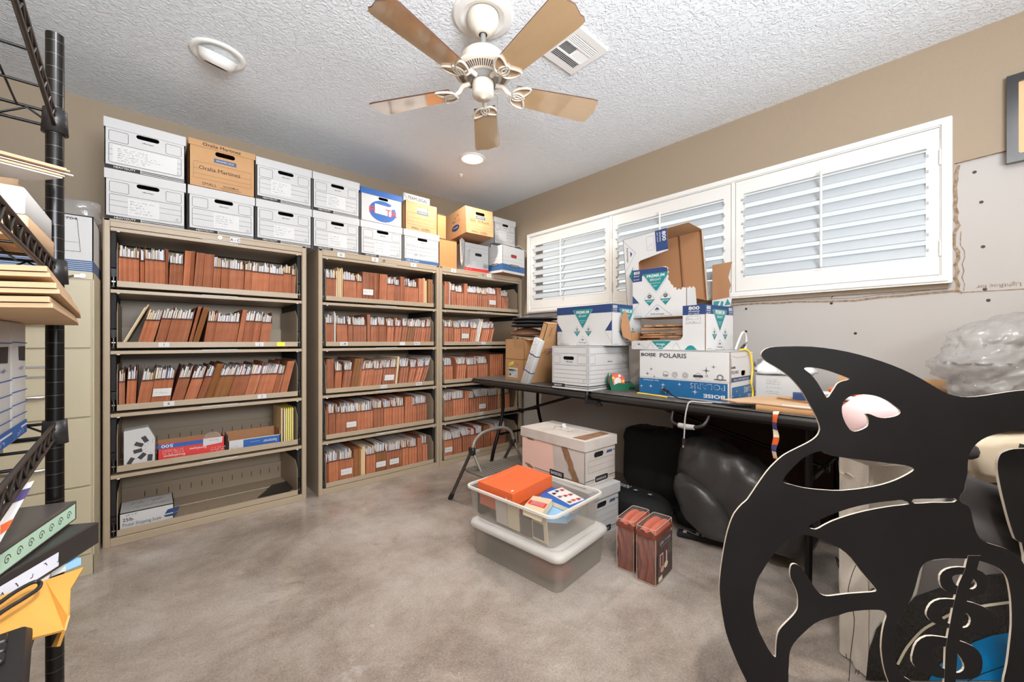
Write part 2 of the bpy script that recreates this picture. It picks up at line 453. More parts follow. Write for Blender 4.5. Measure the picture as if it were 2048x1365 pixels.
d.line(pts, .013, 'torn_edge'); d.line([(p[0] + .02, p[1]) for p in pts[:10]], .003, 'torn_edge')
for u, v in [(.06, 1.80), (.08, 1.66), (.085, 1.46), (.09, 1.27), (.1, 1.22), (-.87, 1.24), (-.45, 1.245), (-.35, 1.08), (-.87, 1.10), (-.45, .95), (.09, 1.02), (-.02, 1.02), (-1.4, .9), (-2.66, .62), (-2.66, .9)]:
    d.fill(oval(u, v, .007, .007, 10), 'screw')
d.text('LightRoc for', .19, 1.29, .018, 'torn_edge', rot=180)
d.line([(-.87, 1.285), (-.872, 1.31)], .004, 'ink_line'); d.line([(-.45, 1.275), (-.43, 1.30)], .004, 'ink_line')
struct(b.build('wall_right_drywall'))
# the window with three shutter panels
win = bpy.data.objects.new('window_1', None); COL.objects.link(win); struct(win)
b = MB()
FWN = frame((XW, 0, 0), (0, -1, 0), (0, 0, 1))
b.prism([rrect(-2.775, 1.306, -.0065, 2.066, .004, 1), rrect(-2.733, 1.345, -.045, 2.03, .003, 1)], 0, .035, 'white_paint', F=FWN)
b.prism([rrect(-2.765, 1.316, -.0165, 2.056, .004, 1), rrect(-2.74, 1.337, -.04, 2.036, .003, 1)], .035, .043, 'white_paint', F=FWN)
for y in (1.815, .918): b.box(XW - .033, XW - .001, y - .001, y + .021, 1.34, 2.035, 'white_paint')
b.box(XW + .1, XW + .13, .02, 2.76, 1.335, 2.04, 'glass') if False else None
b.build('window_frame', win)
b = MB(); b.box(XW + .11, XW + .114, .04, 2.74, 1.335, 2.04, 'film_clear'); b.build('window_pane', win)
for (y0, y1, rod) in ((1.84, 2.728, 2.325), (.943, 1.812, 1.40), (.046, .914, .482)):
    x = XW - .03; z0, z1 = 1.348, 2.028
    b = MB(); st = .043
    b.prism([[(-y1, z0), (-y0, z0), (-y0, z1), (-y1, z1)], [(-y1 + st, z0 + .082), (-y0 - st, z0 + .082), (-y0 - st, z1 - .082), (-y1 + st, z1 - .082)]], -.03, -.002, 'white_paint', F=frame((x - .002, 0, 0), (0, -1, 0), (0, 0, 1)))
    sh = b.build('shutter', win, bevel=.002)
    b = MB(); n = 7; za, zb = z0 + .082, z1 - .082
    for i in range(n):
        zc = za + (i + .5) * (zb - za) / n; th = rad(57); hw = .0355
        prof = []
        for k in range(10):
            t = 2 * PI * k / 10; a = hw * math.cos(t); c = .0045 * math.sin(t)
            prof.append((x + .010 - a * math.cos(th) - c * math.sin(th), zc - a * math.sin(th) + c * math.cos(th)))
        b.rings([[(p[0], yy, p[1]) for p in prof] for yy in (y0 + st + .003, y1 - st - .003)], 'louver_white', caps=True)
    b.build('louver', sh)
    b = MB(); b.tube([(x - .032, rod, z0 + .09), (x - .032, rod, z1 - .07)], .006, 'white_paint'); b.build('tilt_rod', sh)
    b = MB()
    for zz in (z0 + .12, z1 - .14):
        yy = y0 - .002 if y0 < .1 else (y1 + .003 if y0 > 1 else y1 + .003)
        b.tube([(x - .006, yy, zz - .035), (x - .006, yy, zz + .035)], .005, 'white_paint')
    b.build('hinge', sh)
    b = MB()
    for i in range(n):
        for yy in (y0 + st - .004, y1 - st + .004): b.box(x - .008, x - .003, yy - .004, yy + .004, za + (i + .42) * (zb - za) / n, za + (i + .58) * (zb - za) / n, 'grey_tab')
    b.build('louver_clip', sh)
# ------------------------------------------------------------------ ceiling fixtures
def lamp_trim(name, label, x, y, r, on):
    t = thing(name, label, 'ceiling light', (x, y, ZC))
    b = MB(); b.lathe([(r, 0), (r, -.004), (r * .93, -.010), (r * .72, -.006), (r * .70, 0)], 'lamp_off', 40); b.build('trim_ring', t)
    b = MB()
    if on: b.lathe([(r * .70, -.003), (r * .5, -.012), (.001, -.016)], 'lamp_on', 32); b.build('bulb', t)
    else:
        b.lathe([(r * .72, -.004), (r * .66, -.03), (r * .52, -.052), (r * .47, -.052), (r * .45, -.03), (.001, -.02)], 'lamp_off', 32)
        o = b.build('eyeball', t); o.rotation_euler = (rad(24), rad(8), 0)
        b = MB(); b.lathe([(r * .45, -.05), (.001, -.049)], 'slot_dark', 24); b.build('opening', o)
    return t
lamp_trim('recessed_light', 'lit round recessed ceiling light near the window corner', 1.824, 2.468, .10, True)
lamp_trim('eyeball_light', 'unlit white eyeball ceiling light above the boxes of the first cabinet', .245, 2.407, .113, False)
t = thing('ceiling_hook', 'tiny white nub stuck on the ceiling beside the lit recessed light', 'hook', cam_pt(922, 353, 3.35))
t.location.z = ZC
b = MB(); b.lathe([(.018, 0), (.016, -.006), (.007, -.01), (.006, -.02), (.001, -.022)], 'fan_white', 12); b.build('stud', t)
# air vent
t = thing('air_vent', 'white louvred air vent in the ceiling behind the fan blade', 'vent', (1.509, 1.224, ZC))
b = MB(); w, q = .116, .113
b.prism([[(-w, -q), (w, -q), (w, q), (-w, q)], [(-.086, -.078), (.086, -.078), (.086, .078), (-.086, .078)]], -.009, 0, 'fan_white'); b.build('vent_frame', t, bevel=.003)
b = MB(); b.box(-.086, .086, -.078, .078, -.003, -.001, 'vent_dark'); b.build('backing', t)
b = MB()
for y in (-.03, .034): b.box(-.086, .086, y - .004, y + .004, -.010, -.003, 'fan_white')
for i in range(22):
    x = -.083 + i * .0079
    for y0, y1, tl in ((-.028, .032, 45 if i < 11 else -45),):
        b.M = Matrix.Translation((x, 0, -.006)) @ Matrix.Rotation(rad(tl), 4, 'Y'); b.box(-.0004, .0004, y0, y1, -.005, .005, 'fan_white')
b.M = Matrix()
for i in range(5):
    for y, tl in ((-.072 + i * .009, 40), (.04 + i * .009, -40)):
        b.M = Matrix.Translation((0, y, -.006)) @ Matrix.Rotation(rad(tl), 4, 'X'); b.box(-.086, .086, -.0004, .0004, -.005, .005, 'fan_white')
b.M = Matrix(); b.build('vent_slat', t)
# fan
FX, FY = 1.0585, 1.356
t = thing('ceiling_medallion', 'white moulded ceiling medallion around the fan canopy', 'medallion', (FX, FY, ZC))
b = MB(); b.lathe([(.132, 0), (.130, -.006), (.120, -.011), (.108, -.008), (.098, -.014), (.088, -.010), (.078, -.004), (.070, -.003), (.068, 0)], 'fan_white', 56); b.build('moulding', t)
fan = thing('ceiling_fan', 'cream five-bladed ceiling fan with looped blade brackets and pull chain', 'fan', (FX, FY, ZC))
b = MB(); b.lathe([(.066, -.002), (.068, -.018), (.064, -.04), (.052, -.062), (.036, -.075), (.032, -.082), (.018, -.082)], 'fan_cream'); b.build('canopy', fan)
b = MB(); b.cyl((0, 0), .012, -.175, -.075, 'fan_grey'); b.build('downrod', fan)
b = MB(); b.lathe([(.012, -.166), (.05, -.168), (.084, -.175), (.094, -.186), (.096, -.225), (.098, -.232), (.118, -.236), (.124, -.242), (.122, -.248), (.112, -.252), (.072, -.268), (.066, -.268)], 'fan_cream', 56)
for i in range(64):
    a = 2 * PI * i / 64
    b.M = Matrix.Rotation(a, 4, 'Z')
    def cz(r): return -.252 - (.112 - r) * .4 - .0012
    b.add([(.080, -.0018, cz(.080)), (.106, -.0026, cz(.106)), (.106, .0026, cz(.106)), (.080, .0018, cz(.080))], [(3, 2, 1, 0)], 'slot_dark')
b.M = Matrix(); dd = Draw(b, frame((-.068, -.0685, -.206), (.71, -.70, 0), (0, 0, 1)), .0016)
b.build('motor_housing', fan)
b = MB(); b.lathe([(.072, -.266), (.058, -.272), (.056, -.288), (.048, -.29)], 'fan_grey', 40); b.build('flywheel', fan)
b = MB(); b.lathe([(.046, -.27), (.046, -.325), (.044, -.328), (.044, -.331), (.047, -.334), (.046, -.342), (.038, -.35), (.012, -.352), (.010, -.356), (.001, -.357)], 'fan_cream', 40); b.build('switch_housing', fan)
ZB = -.312
outline = [(.140, -.050), (.28, -.058), (.42, -.066), (.50, -.070), (.523, -.067), (.531, -.054), (.529, -.040), (.534, -.022), (.541, 0), (.534, .022), (.529, .040), (.531, .054), (.523, .067), (.50, .070), (.42, .066), (.28, .058), (.140, .050)]
for i in range(5):
    R0 = Matrix.Rotation(rad(49 + 72 * i), 4, 'Z')
    T = R0 @ Matrix.Translation((0, 0, ZB)) @ Matrix.Rotation(rad(-11), 4, 'X')
    b = MB(); b.prism([outline], -.003, .003, 'fan_blade', 'band')
    bl = b.build('blade', fan); bl.matrix_local = T
    b = MB()
    zz = -.007
    def leaf(cx, cy, L, W, an):
        o = []
        for k in range(20):
            tt = 2 * PI * k / 20; x = L * math.cos(tt); y = W * math.sin(tt) * (1 - .35 * math.cos(tt))
            o.append((cx + x * math.cos(an) - y * math.sin(an), cy + x * math.sin(an) + y * math.cos(an), zz))
        return o
    for lp in (leaf(.166, .028, .042, .024, rad(40)), leaf(.166, -.028, .042, .024, rad(-40)), leaf(.158, 0, .028, .018, 0)):
        b.tube(lp, .0050, 'fan_cream', 6, closed=True)
    b.tube([(.055, 0, .028), (.09, 0, .026), (.110, 0, .004), (.138, 0, zz)], [.010, .011, .010, .006], 'fan_cream', 8)
    b.build('blade_iron', bl)
b = MB(); cx, cy = .052 * math.cos(rad(-60)), .052 * math.sin(rad(-60))
cx, cy = .045, -.03
b.tube([(cx, cy, -.325), (cx + .006, cy - .005, -.335)], .003, 'beige_metal', 6)
for k in range(40): b.box(cx + .005, cx + .0072, cy - .006, cy - .0038, -.338 - k * .0052 - .0034, -.338 - k * .0052, 'fan_grey')
b.build('pull_chain', fan)
# picture
t = thing('picture_frame', 'black wooden picture frame hanging above the bare drywall', 'picture', (XW, -.42, 1.985), 0)
b = MB(); F0 = frame((-.001, 0, 0), (0, -1, 0), (0, 0, 1))
b.prism([[(-.271, -.185), (.271, -.185), (.271, .185), (-.271, .185)], [(-.239, -.153), (.239, -.153), (.239, .153), (-.239, .153)]], 0, .022, 'wood_frame', F=F0); b.build('frame', t, bevel=.005)
b = MB(); b.prism([[(-.242, -.156), (.242, -.156), (.242, .156), (-.242, .156)]], .001, .008, 'picture_tan', F=F0); b.build('picture', t)
# ------------------------------------------------------------------ lateral cabinets
CABY, CABW, CABD, CABH = 2.85, .936, .485, 1.658
TIERS = [1.347, 1.035, .715, .402, .074]
def XF(px, Y=CABY):
    r = (px - 1024) / FPX; s, c = math.sin(YAW), math.cos(YAW)
    return (c * r + s) / (-s * r + c) * Y
def card(b, x, z, w, h, txt, m='card', ink='ink', strike=False):
    d = Draw(b, frame((x, -.0012, z), (1, 0, 0), (0, 0, 1)), .0008)
    d.rect(-w / 2, -h / 2, w / 2, h / 2, m)
    if txt: d.text(txt, 0, -h * .24, h * .5, ink, al='c', bold=.01)
def cabinet(name, label, x0, cards, tier_cards, lock):
    W = CABW
    t = thing(name, label, 'filing cabinet', (x0, CABY, 0), 0, 'open lateral filing cabinets')
    b = MB(); st = .026
    b.box(0, .004, 0, CABD, 0, CABH, 'beige_metal'); b.box(W - .004, W, 0, CABD, 0, CABH, 'beige_metal')
    b.box(.004, st, 0, .03, 0, CABH, 'beige_metal'); b.box(W - st, W - .004, 0, .03, 0, CABH, 'beige_metal')
    b.box(.004, W - .004, 0, CABD, CABH - .012, CABH, 'beige_metal'); b.box(st, W - st, 0, .03, CABH - .040, CABH - .012, 'beige_metal')
    b.box(st, W - st, 0, .03, 0, .040, 'beige_metal'); b.box(.004, W - .004, CABD - .006, CABD, 0, CABH - .012, 'beige_metal')
    b.box(.004, W - .004, .03, CABD - .006, 0, .012, 'beige_metal')
    body = b.build('cabinet_body', t, bevel=.0025)
    for px, txt in cards:
        b = MB(); card(b, XF(px) - x0, CABH - .022, .05, .03, txt); b.build('drawer_card', body)
    b = MB(); lx = XF(lock) - x0
    b.tube([(lx, .0, CABH - .02), (lx, -.004, CABH - .02)], .010, 'chrome', 14); b.box(lx - .004, lx + .004, -.0055, -.004, CABH - .0215, CABH - .0185, 'ink'); b.build('lock', body)
    for i, zt in enumerate(TIERS):
        ztop = (TIERS[i - 1] - .031 - .014) if i else CABH - .042
        b = MB(); b.box(st + .001, W - st - .001, .002, .40, ztop - .018, ztop, 'beige_metal')
        for xx in (.05, W - .06): b.box(xx, xx + .012, -.002, .003, ztop - .022, ztop - .017, 'card')
        b.box(W * .42, W * .60, -.0006, .003, ztop - .004, ztop + .001, 'card')
        fd = b.build('flip_door', t, bevel=.003)
        xa, xb = st + .024, W - st - .024; zl = zt - .031
        b = MB()
        b.box(xa, xb, .004, .012, zl, zt, 'beige_metal'); b.box(xa, xb, .012, .452, zl, zl + .004, 'beige_metal'); b.box(xa, xb, .452, .456, zl, zl + .12, 'beige_metal')
        hs = min(.235, ztop - .022 - zl) if i < 4 else .215
        side = [(.012, zl), (.456, zl), (.456, zl + hs), (.06, zl + hs), (.028, zl + hs - .035), (.012, zl + hs - .05)]
        for xs in (xa, xb - .002): b.prism([side], 0, .002, 'beige_metal', F=Matrix.Translation((xs, 0, 0)) @ Matrix(((0, 0, 1, 0), (1, 0, 0, 0), (0, 1, 0, 0), (0, 0, 0, 1))))
        if i >= 3 and x0 < 0:
            for k in range(14):
                xx = xa + .1 + k * .055
                b.box(xx, xx + .003, .4505, .452, zl + .05, zl + .085, 'ink')
                for yy in (.12, .24, .3): b.box(xx, xx + .004, yy, yy + .006, zl + .0035, zl + .0046, 'ink')
            b.box(xa, xb, .27, .275, zl + .004, zl + .010, 'beige_metal')
        tr = b.build('drawer_tray', t, bevel=.0015)
        for px, txt, mm in tier_cards.get(i, ()):
            b = MB(); card(b, XF(px) - x0, zt - .015, .052 if txt and len(txt) > 1 else .045, .025, txt, mm); o = b.build('drawer_card', tr); o.location.y = .003
        for xs in (st + .002, W - st - .022):
            b = MB(); b.box(xs, xs + .018, .035, .44, zl + .055, zl + .095, 'dark_metal'); b.box(xs + .004, xs + .014, .012, .44, zl - .002, zl + .006, 'dark_metal')
            b.box(xs + .004, xs + .014, .02, .035, zl + .05, zl + .075, 'dark_metal'); b.box(xs + .008, xs + .012, .015, .03, zl + .004, zl + .05, 'gunmetal'); b.box(xs + .003, xs + .016, .02, .028, zl + .025, zl + .03, 'chrome')
            b.box(xs, xs + .018, .03, .44, zl + .10, ztop - .02, 'black_matte')
            b.build('slide_rail', t)
    return t
cabinet('lateral_cabinet', 'beige open lateral filing cabinet with its two lowest drawers nearly empty', -.1765, [(470, 'A - C')], {1: [(328, 'I', 'card'), (519, 'J', 'card'), (562, '', 'yellow_note')], 2: [(338, 'R', 'card'), (524, 'S', 'card')]}, 440)
cabinet('lateral_cabinet', 'beige open lateral filing cabinet standing in the middle of the three, all drawers full', .833, [(682, 'D'), (750, 'E'), (827, 'F')], {1: [(688, 'L-M', 'card'), (805, '', 'card'), (834, 'N-O', 'card')], 2: [(768, 'T-U-V', 'card'), (838, 'W-X', 'card')]}, 768)
cabinet('lateral_cabinet', 'beige open lateral filing cabinet in the corner behind the folding table', 1.7705, [(907, 'G'), (978, 'H')], {1: [(967, 'P', 'card')], 3: [(963, 'Closed', 'card')], 4: [(955, 'Closed', 'card')]}, 966)
# ------------------------------------------------------------------ file pockets
def pocket(x0, x1, zl, kind, lean, label, group, note=0, seed=0, hf=.150):
    r = random.Random(seed); w = max(x1 - x0, .008); D = .36
    t = thing('file_pocket' if kind not in 'MWY' else 'file_folder', label, 'file', (x0, CABY + .018, zl + .0045), 0, group)
    S = Matrix.Identity(4); S[0][2] = math.tan(rad(lean))
    if kind in 'MWY':
        b = MB(); b.M = S; m = {'M': 'manila', 'W': 'paper', 'Y': 'paper_yellow'}[kind]; x = 0
        while x < w - .001:
            q = min(r.uniform(.003, .008), w - x); h = r.uniform(.205, .235)
            b.box(x, x + q * .82, r.uniform(0, .012), D, 0, h, m if r.random() < .8 else 'cream'); x += q
        b.build('folder_leaf', t)['kind'] = 'stuff'
        return t
    tall = kind in 'TU'; m = 'olive_rust' if kind in 'OU' else 'rust'
    h = (.222 if tall else hf) + r.uniform(-.006, .006); hs = h + (.004 if tall else r.uniform(.04, .075))
    b = MB(); b.M = S
    n = max(2, 2 * round(w / .022)); bow = r.uniform(-.004, .006)
    pts = [(w * k / n, (.006 if k % 2 else 0) + bow * math.sin(PI * k / n) + r.uniform(-.0008, .0008)) for k in range(n + 1)]
    vs = [(x, y, z) for z in (0, h * .5, h) for x, y in pts]; N = n + 1
    b.add(vs, [(j * N + k, j * N + k + 1, (j + 1) * N + k + 1, (j + 1) * N + k) for j in (0, 1) for k in range(n)], m)
    side = [(.004, 0), (D, 0), (D, hs), (.05, hs), (.004, h)]
    Q = Matrix(((0, 0, 1, 0), (1, 0, 0, 0), (0, 1, 0, 0), (0, 0, 0, 1)))
    for xs in (0, w - .0012): b.prism([side], 0, .0012, 'flap' if tall else m, F=Matrix.Translation((xs, 0, 0)) @ Q)
    b.box(0, w, D - .002, D, 0, h, m); b.box(0, w, .008, D, 0, .0015, m)
    if tall: b.box(.0015, w - .0015, .006, D - .003, h - .008, h - .004, 'flap')
    g = b.build('gusset', t)
    if not tall:
        b = MB(); b.M = S
        vs = [(x, y - .0012, z) for z in (h - .008, h + .0008) for x, y in pts]
        b.add(vs, [(k, k + 1, N + k + 1, N + k) for k in range(n)], 'band'); b.build('rim_band', t)
        b = MB(); b.M = S; x = .002
        while x < w - .003:
            q = min(r.choice((.002, .003, .004, .006, .009)), w - .002 - x); hh = h + r.uniform(.032, .062)
            mm = r.choices(('paper', 'paper2', 'paper3', 'cream', 'manila', 'paper_pink', 'paper_red', 'ink_soft'), (40, 22, 16, 8, 6, 3, 1.5, 1.5))[0]
            y0 = r.uniform(.012, .03); tw = r.uniform(-.002, .002)
            b.add([(x + (q * .8 if i & 1 else 0) + (tw if i & 4 else 0), (D - .01 if i & 2 else y0), (hh if i & 4 else .02)) for i in range(8)], [(0, 2, 3, 1), (4, 5, 7, 6), (0, 1, 5, 4), (2, 6, 7, 3), (0, 4, 6, 2), (1, 3, 7, 5)], mm)
            x += q
        b.build('paper_filling', t)['kind'] = 'stuff'
    if note:
        b = MB(); b.M = S
        d = Draw(b, frame((0, -.004, 0), (1, 0, 0), (0, 0, 1)), .001); nw = max(min(.075, w * .95), .05)
        cx = w / 2; d.rect(cx - nw / 2, .055, cx + nw / 2, .055 + nw * .55, 'card'); d.scrawl(cx - nw * .38, .055 + nw * .2, nw * .7, .008, 'ink_soft', .001, seed)
        b.build('label_card', t)
    return t
# per drawer: pixel edges of each pocket in the photo, kind (P papers, T tall closed, O/U the same in olive, M/W/Y folders), lean, n = white label
def drawer(cab, tier, ox, sc, spec, hf=.150):
    names = {0: 'first', 1: 'middle', 2: 'corner'}
    tn = ('top', 'second', 'third', 'fourth', 'bottom')[tier]
    x0c = (-.1765, .833, 1.7705)[cab]; lo, hi = x0c + .054, x0c + CABW - .054; zl = TIERS[tier] - .031
    last = lo; k = 0; ltop = lo
    for i, it in enumerate(spec.split()):
        p = it.split(','); a = max(XF(ox + float(p[0]) / sc, CABY + .02), last + .0015); e = XF(ox + float(p[1]) / sc, CABY + .02)
        kind = p[2][0]; note = 'n' in p[2]; lean = float(p[3]) if len(p) > 3 else rnd.uniform(-1.2, 1.2)
        e = min(e, hi); 
        if e - a < .008: continue
        if lean > 0 and e + .2 * math.tan(rad(lean)) > hi + .002: lean = math.degrees(math.atan(max(0, hi - e) / .2))
        if a + .24 * math.tan(rad(lean)) < ltop: lean = math.degrees(math.atan((ltop - a) / .24))
        ltop = e + .24 * math.tan(rad(lean)) + .001
        last = e; k += 1; w = e - a
        what = {'P': 'rust file pocket stuffed with papers', 'T': 'tall closed rust file pocket', 'O': 'olive-brown file pocket with papers', 'U': 'tall olive-brown file pocket', 'M': 'clump of manila folders', 'W': 'white folder clump', 'Y': 'yellow folder'}[kind]
        if note and kind == 'P': what = 'white-labelled rust file pocket'
        label = f'{what}, {ORD[k]} along the {tn} drawer of the {names[cab]} cabinet'
        pocket(a, e, zl, kind, lean, label, f'file pockets in the {tn} drawer of the {names[cab]} cabinet', note, seed=cab * 1000 + tier * 100 + i, hf=hf)
drawer(0, 0, 200, 4.6545, '168,365,P,0 375,415,P 420,608,P,0 610,635,T 640,765,P,2 766,828,T,3 832,864,T,2 868,945,T,4 950,1040,T,3 1045,1112,P,0 1120,1190,P,2 1195,1333,P,0 1338,1404,P,3 1406,1565,P,0 1570,1700,P,0 1702,1775,P,2 1778,1815,P,6')
drawer(0, 1, 200, 4.6545, '160,182,M,3 184,215,M,24 340,480,P,-1 500,595,P,0 602,800,P,0 815,845,T,12 850,905,U,14 960,1045,P,0 1048,1262,P,0 1266,1310,T,9 1315,1400,P,8 1404,1470,P,6 1478,1570,P,3')
drawer(0, 2, 200, 3.175, '97,118,W,0 120,158,P,0 165,225,P,2 230,312,P,8 316,440,Pn,6 444,520,P,14 524,600,P,16 604,650,P,17 654,700,U,14 704,800,O,15 804,905,P,10 909,975,P,13 980,1085,P,13 1090,1130,P,13 1135,1180,T,12')
drawer(1, 0, 600, 4.452, '230,320,P 325,385,M 387,500,P,0 502,548,P,2 551,650,Tn,0 655,698,T 702,768,T,2 772,836,P,2 840,886,P,0 889,926,T,0 929,965,P,0 968,1050,P,0 1054,1100,T 1104,1132,M 1136,1178,U,2')
drawer(1, 1, 600, 4.452, '210,298,P,0 306,318,W,0 330,425,P,-3 428,468,P,0 474,590,P,0 598,622,T 626,696,P,1 700,763,P,1 767,826,P,4 830,888,P,7 892,934,P,9 938,998,O,9 1002,1062,P,8 1066,1104,P,7 1108,1150,P,3')
drawer(1, 2, 600, 4.265, '205,286,T,0 290,346,P,4 350,418,P,9 422,494,U,10 498,530,P,6 534,606,P,6 610,684,P,7 692,806,Pn,0 810,828,M,0 834,905,P,8 908,955,P,14 958,1010,P,18 1013,1050,P,20')
drawer(1, 3, 600, 4.265, '203,240,T 244,298,P 301,342,P,2 346,386,P 390,478,Pn,0 482,620,P,0 625,708,P,0 712,780,P,1 784,828,P,1 832,884,P 888,952,T,2 956,990,P 993,1078,P,0', .165)
drawer(1, 4, 600, 4.265, '206,240,P 244,326,P,0 330,455,Pn,0 459,518,U,0 521,558,M,0 562,640,P,1 644,730,On,0 734,866,Pn,0 870,920,P,0 924,996,P,0 1000,1038,T,0 1042,1084,P,0', .165)
drawer(2, 0, 600, 4.452, '1266,1328,T 1332,1340,W,0 1345,1388,P 1391,1455,P,0 1458,1486,T 1490,1574,P,0 1577,1614,P,1 1618,1668,P 1672,1748,Pn,0 1752,1788,T 1792,1850,P,1')
drawer(2, 1, 600, 4.452, '1262,1318,P 1321,1364,P 1368,1422,P,2 1426,1500,Pn,4 1504,1556,P,10 1560,1590,W,14 1594,1660,P,15 1664,1700,P,8')
drawer(2, 2, 600, 4.265, '1217,1300,P,0 1328,1405,P,5 1426,1508,P,0 1520,1600,P,-1 1618,1730,T,0')
drawer(2, 3, 600, 4.265, '1222,1298,P,0 1302,1400,P,0 1404,1438,T 1442,1494,P 1498,1604,Pn,0 1608,1690,P,0 1693,1702,M,0 1706,1742,P 1746,1785,P', .165)
drawer(2, 4, 600, 4.265, '1228,1300,Pn,0 1305,1376,P,0 1384,1450,P,0 1454,1500,P 1504,1560,P 1564,1620,T 1626,1690,P,0 1694,1752,P,0', .165)
# ------------------------------------------------------------------ storage boxes
def board(b, F, w, h, m, t=.004, hole=None, inside=None):
    """one cardboard wall; the frame's normal points outwards"""
    loops = [[(0, 0), (w, 0), (w, h), (0, h)]]
    if hole: loops.append(rrect(hole[0] - hole[2] / 2, hole[1] - hole[3] / 2, hole[0] + hole[2] / 2, hole[1] + hole[3] / 2, hole[3] * .49))
    b.prism(loops, -t, 0, m, inside or m, F=F, back=inside or m)
def faces(w, d, h):
    return {'front': frame((0, 0, 0), (1, 0, 0), (0, 0, 1)), 'right': frame((w, 0, 0), (0, 1, 0), (0, 0, 1)), 'back': frame((w, d, 0), (-1, 0, 0), (0, 0, 1)), 'left': frame((0, d, 0), (0, -1, 0), (0, 0, 1)), 'top': frame((0, 0, h), (1, 0, 0), (0, 1, 0))}
def shell(b, w, d, h, m, hole=None, hole_side=None, inside=None, skip=(), top=False):
    Fs = faces(w, d, h); t = .004
    for k, F in Fs.items():
        if k in skip or (k == 'top' and not top): continue
        L = d if k in ('left', 'right') else w
        H = hole if k in ('front', 'back') else (hole_side if k != 'top' else None)
        if k == 'top': b.box(0, w, 0, d, h - t, h, m); continue
        board(b, F, L, h, m, t, H, inside)
    b.box(.004, w - .004, .004, d - .004, 0, .004, inside or m)
    b.box(.006, w - .006, .012, d - .012, .005, h * .7, 'ink') if hole and 'front' not in skip and not top else None  # black block inside stands in for the shade behind the hand hole
    return Fs
def lid(b, w, d, h, lh, m, g=.0005, curl=0):
    b.box(-g, w + g, -g, d + g, h + .001, h + .005, m)
    for x0, x1, y0, y1 in ((-g - .003, w + g + .003, -g - .003, -g), (-g - .003, w + g + .003, d + g, d + g + .003), (-g - .003, -g, -g, d + g), (w + g, w + g + .003, -g, d + g)):
        b.box(x0, x1, y0, y1, h + .005 - lh, h + .005, m)
def note(t, F, x, y, w, h, seed, lines=5, title=None, parent=None, m='card', rot=0):
    b = MB(); G = F @ Matrix.Translation((x, y, 0)) @ Matrix.Rotation(rad(rot), 4, 'Z')
    d = Draw(b, G, .0013); d.rect(0, 0, w, h, m)
    for i in range(lines): d.scrawl(w * .07, h * (.84 - .8 * i / max(lines, 1)) - h * .06, w * random.Random(seed + i).uniform(.35, .8), h * .09, 'ink_soft', .0009, seed * 7 + i)
    return b.build('paper_label', parent or t)
def file_box(label, x, y, z, w=.318, d=.40, h=.255, rz=0, nt=None, duty=True, seed=1, group='white file boxes on the cabinets', old=False, mirrored=None):
    """white lidded archive box with printed frames, hand hole and black foot band"""
    m = 'white_card_old' if old else 'white_card'
    t = thing('storage_box', label, 'box', (x, y, z), rz, group)
    b = MB(); k = w / .32; H = h - .006; e = h / .255
    F = shell(b, w, d, H, m, (w * .515, .190 * e, .092 * k, .022), None, m)
    D = Draw(b, F['front'])
    D.box(.016 * k, .138 * e, .088 * k, .192 * e, .0016, 'ink_line', .006); D.box(.238 * k, .138 * e, .303 * k, .192 * e, .0016, 'ink_line', .006)
    D.box(.016 * k, .030 * e, .303 * k, .128 * e, .0016, 'ink_line', .006)
    for v in (.097, .070): D.line([(.016 * k, v * e), (.303 * k, v * e)], .0012, 'ink_line')
    D.text('Office Depot', .165 * k, .160 * e, .006, 'ink', al='c', bold=.02)
    D.circ(.285 * k, .046 * e, .0045, .0012, 'ink_line'); D.line([(.272 * k, .036 * e), (.298 * k, .036 * e)], .001, 'ink_line')
    if duty:
        D.rect(0, 0, .135 * k, .018 * e, 'ink'); D.text('HEAVYDUTY', .034 * k, .0045 * e, .010, 'card', w=.082 * k, bold=.01)
        for v in (.012, .004): D.rect(.138 * k, v * e, w, (v + .004) * e, 'ink')
    b.build('box_body', t)
    b = MB(); lid(b, w, d, H, .05 * e, m); b.build('lid', t, bevel=.0015)
    if nt: note(t, F['front'], nt[0] * k, nt[1] * e, nt[2] * k, nt[3] * e, seed, nt[4] if len(nt) > 4 else 5)
    return t
def small_box(label, x, y, z, w, d, h, rz=0, group='brown moving boxes on the cabinets', names=True, with_lid=True, rot=None, words=None):
    t = thing('moving_box', label, 'box', (x, y, z), rz, group, rot)
    b = MB(); F = shell(b, w, d, h, 'kraft', (w * .53, h * .80, .095, .026), None, 'kraft_inside')
    D = Draw(b, F['front']); k = w / .32
    D.box(.02 * k, .045, .300 * k, .138, .0009, 'ink_line', .001); D.line([(.02 * k, .1), (.3 * k, .1)], .0008, 'ink_line'); D.line([(.02 * k, .07), (.3 * k, .07)], .0008, 'ink_line')
    D.rect(.115 * k, h * .60, .225 * k, h * .60 + .024, 'logo_blue'); D.text('BANKERS BOX', .17 * k, h * .60 + .008, .009, 'card', w=.085 * k, al='c')
    D.text('SMALL', .06 * k, .012, .017, 'ink_line'); D.text('SmoothMove', .16 * k, .02, .010, 'ink_line', bold=.01); D.line([(.145 * k, .013), (.25 * k, .013)], .0015, 'ink_line'); D.line([(.155 * k, .007), (.24 * k, .007)], .001, 'ink_line')
    if names: D.text('Oralia Martinez', .045 * k, .097, .022, 'ink', w=.20 * k)
    if words: D.text(words, .05 * k, .105, .022, 'ink', w=.22 * k)
    b.build('box_body', t)
    if with_lid:
        b = MB(); lid(b, w, d, h, .035, 'kraft')
        if names: Draw(b, frame((0, -.0075, h - .03), (1, 0, 0), (0, 0, 1))).text('Oralia Martinez', .06, .008, .018, 'ink', w=.18)
        b.build('lid', t, bevel=.0015)
    return t, F
ZT = CABH + .001
Y0 = 2.862
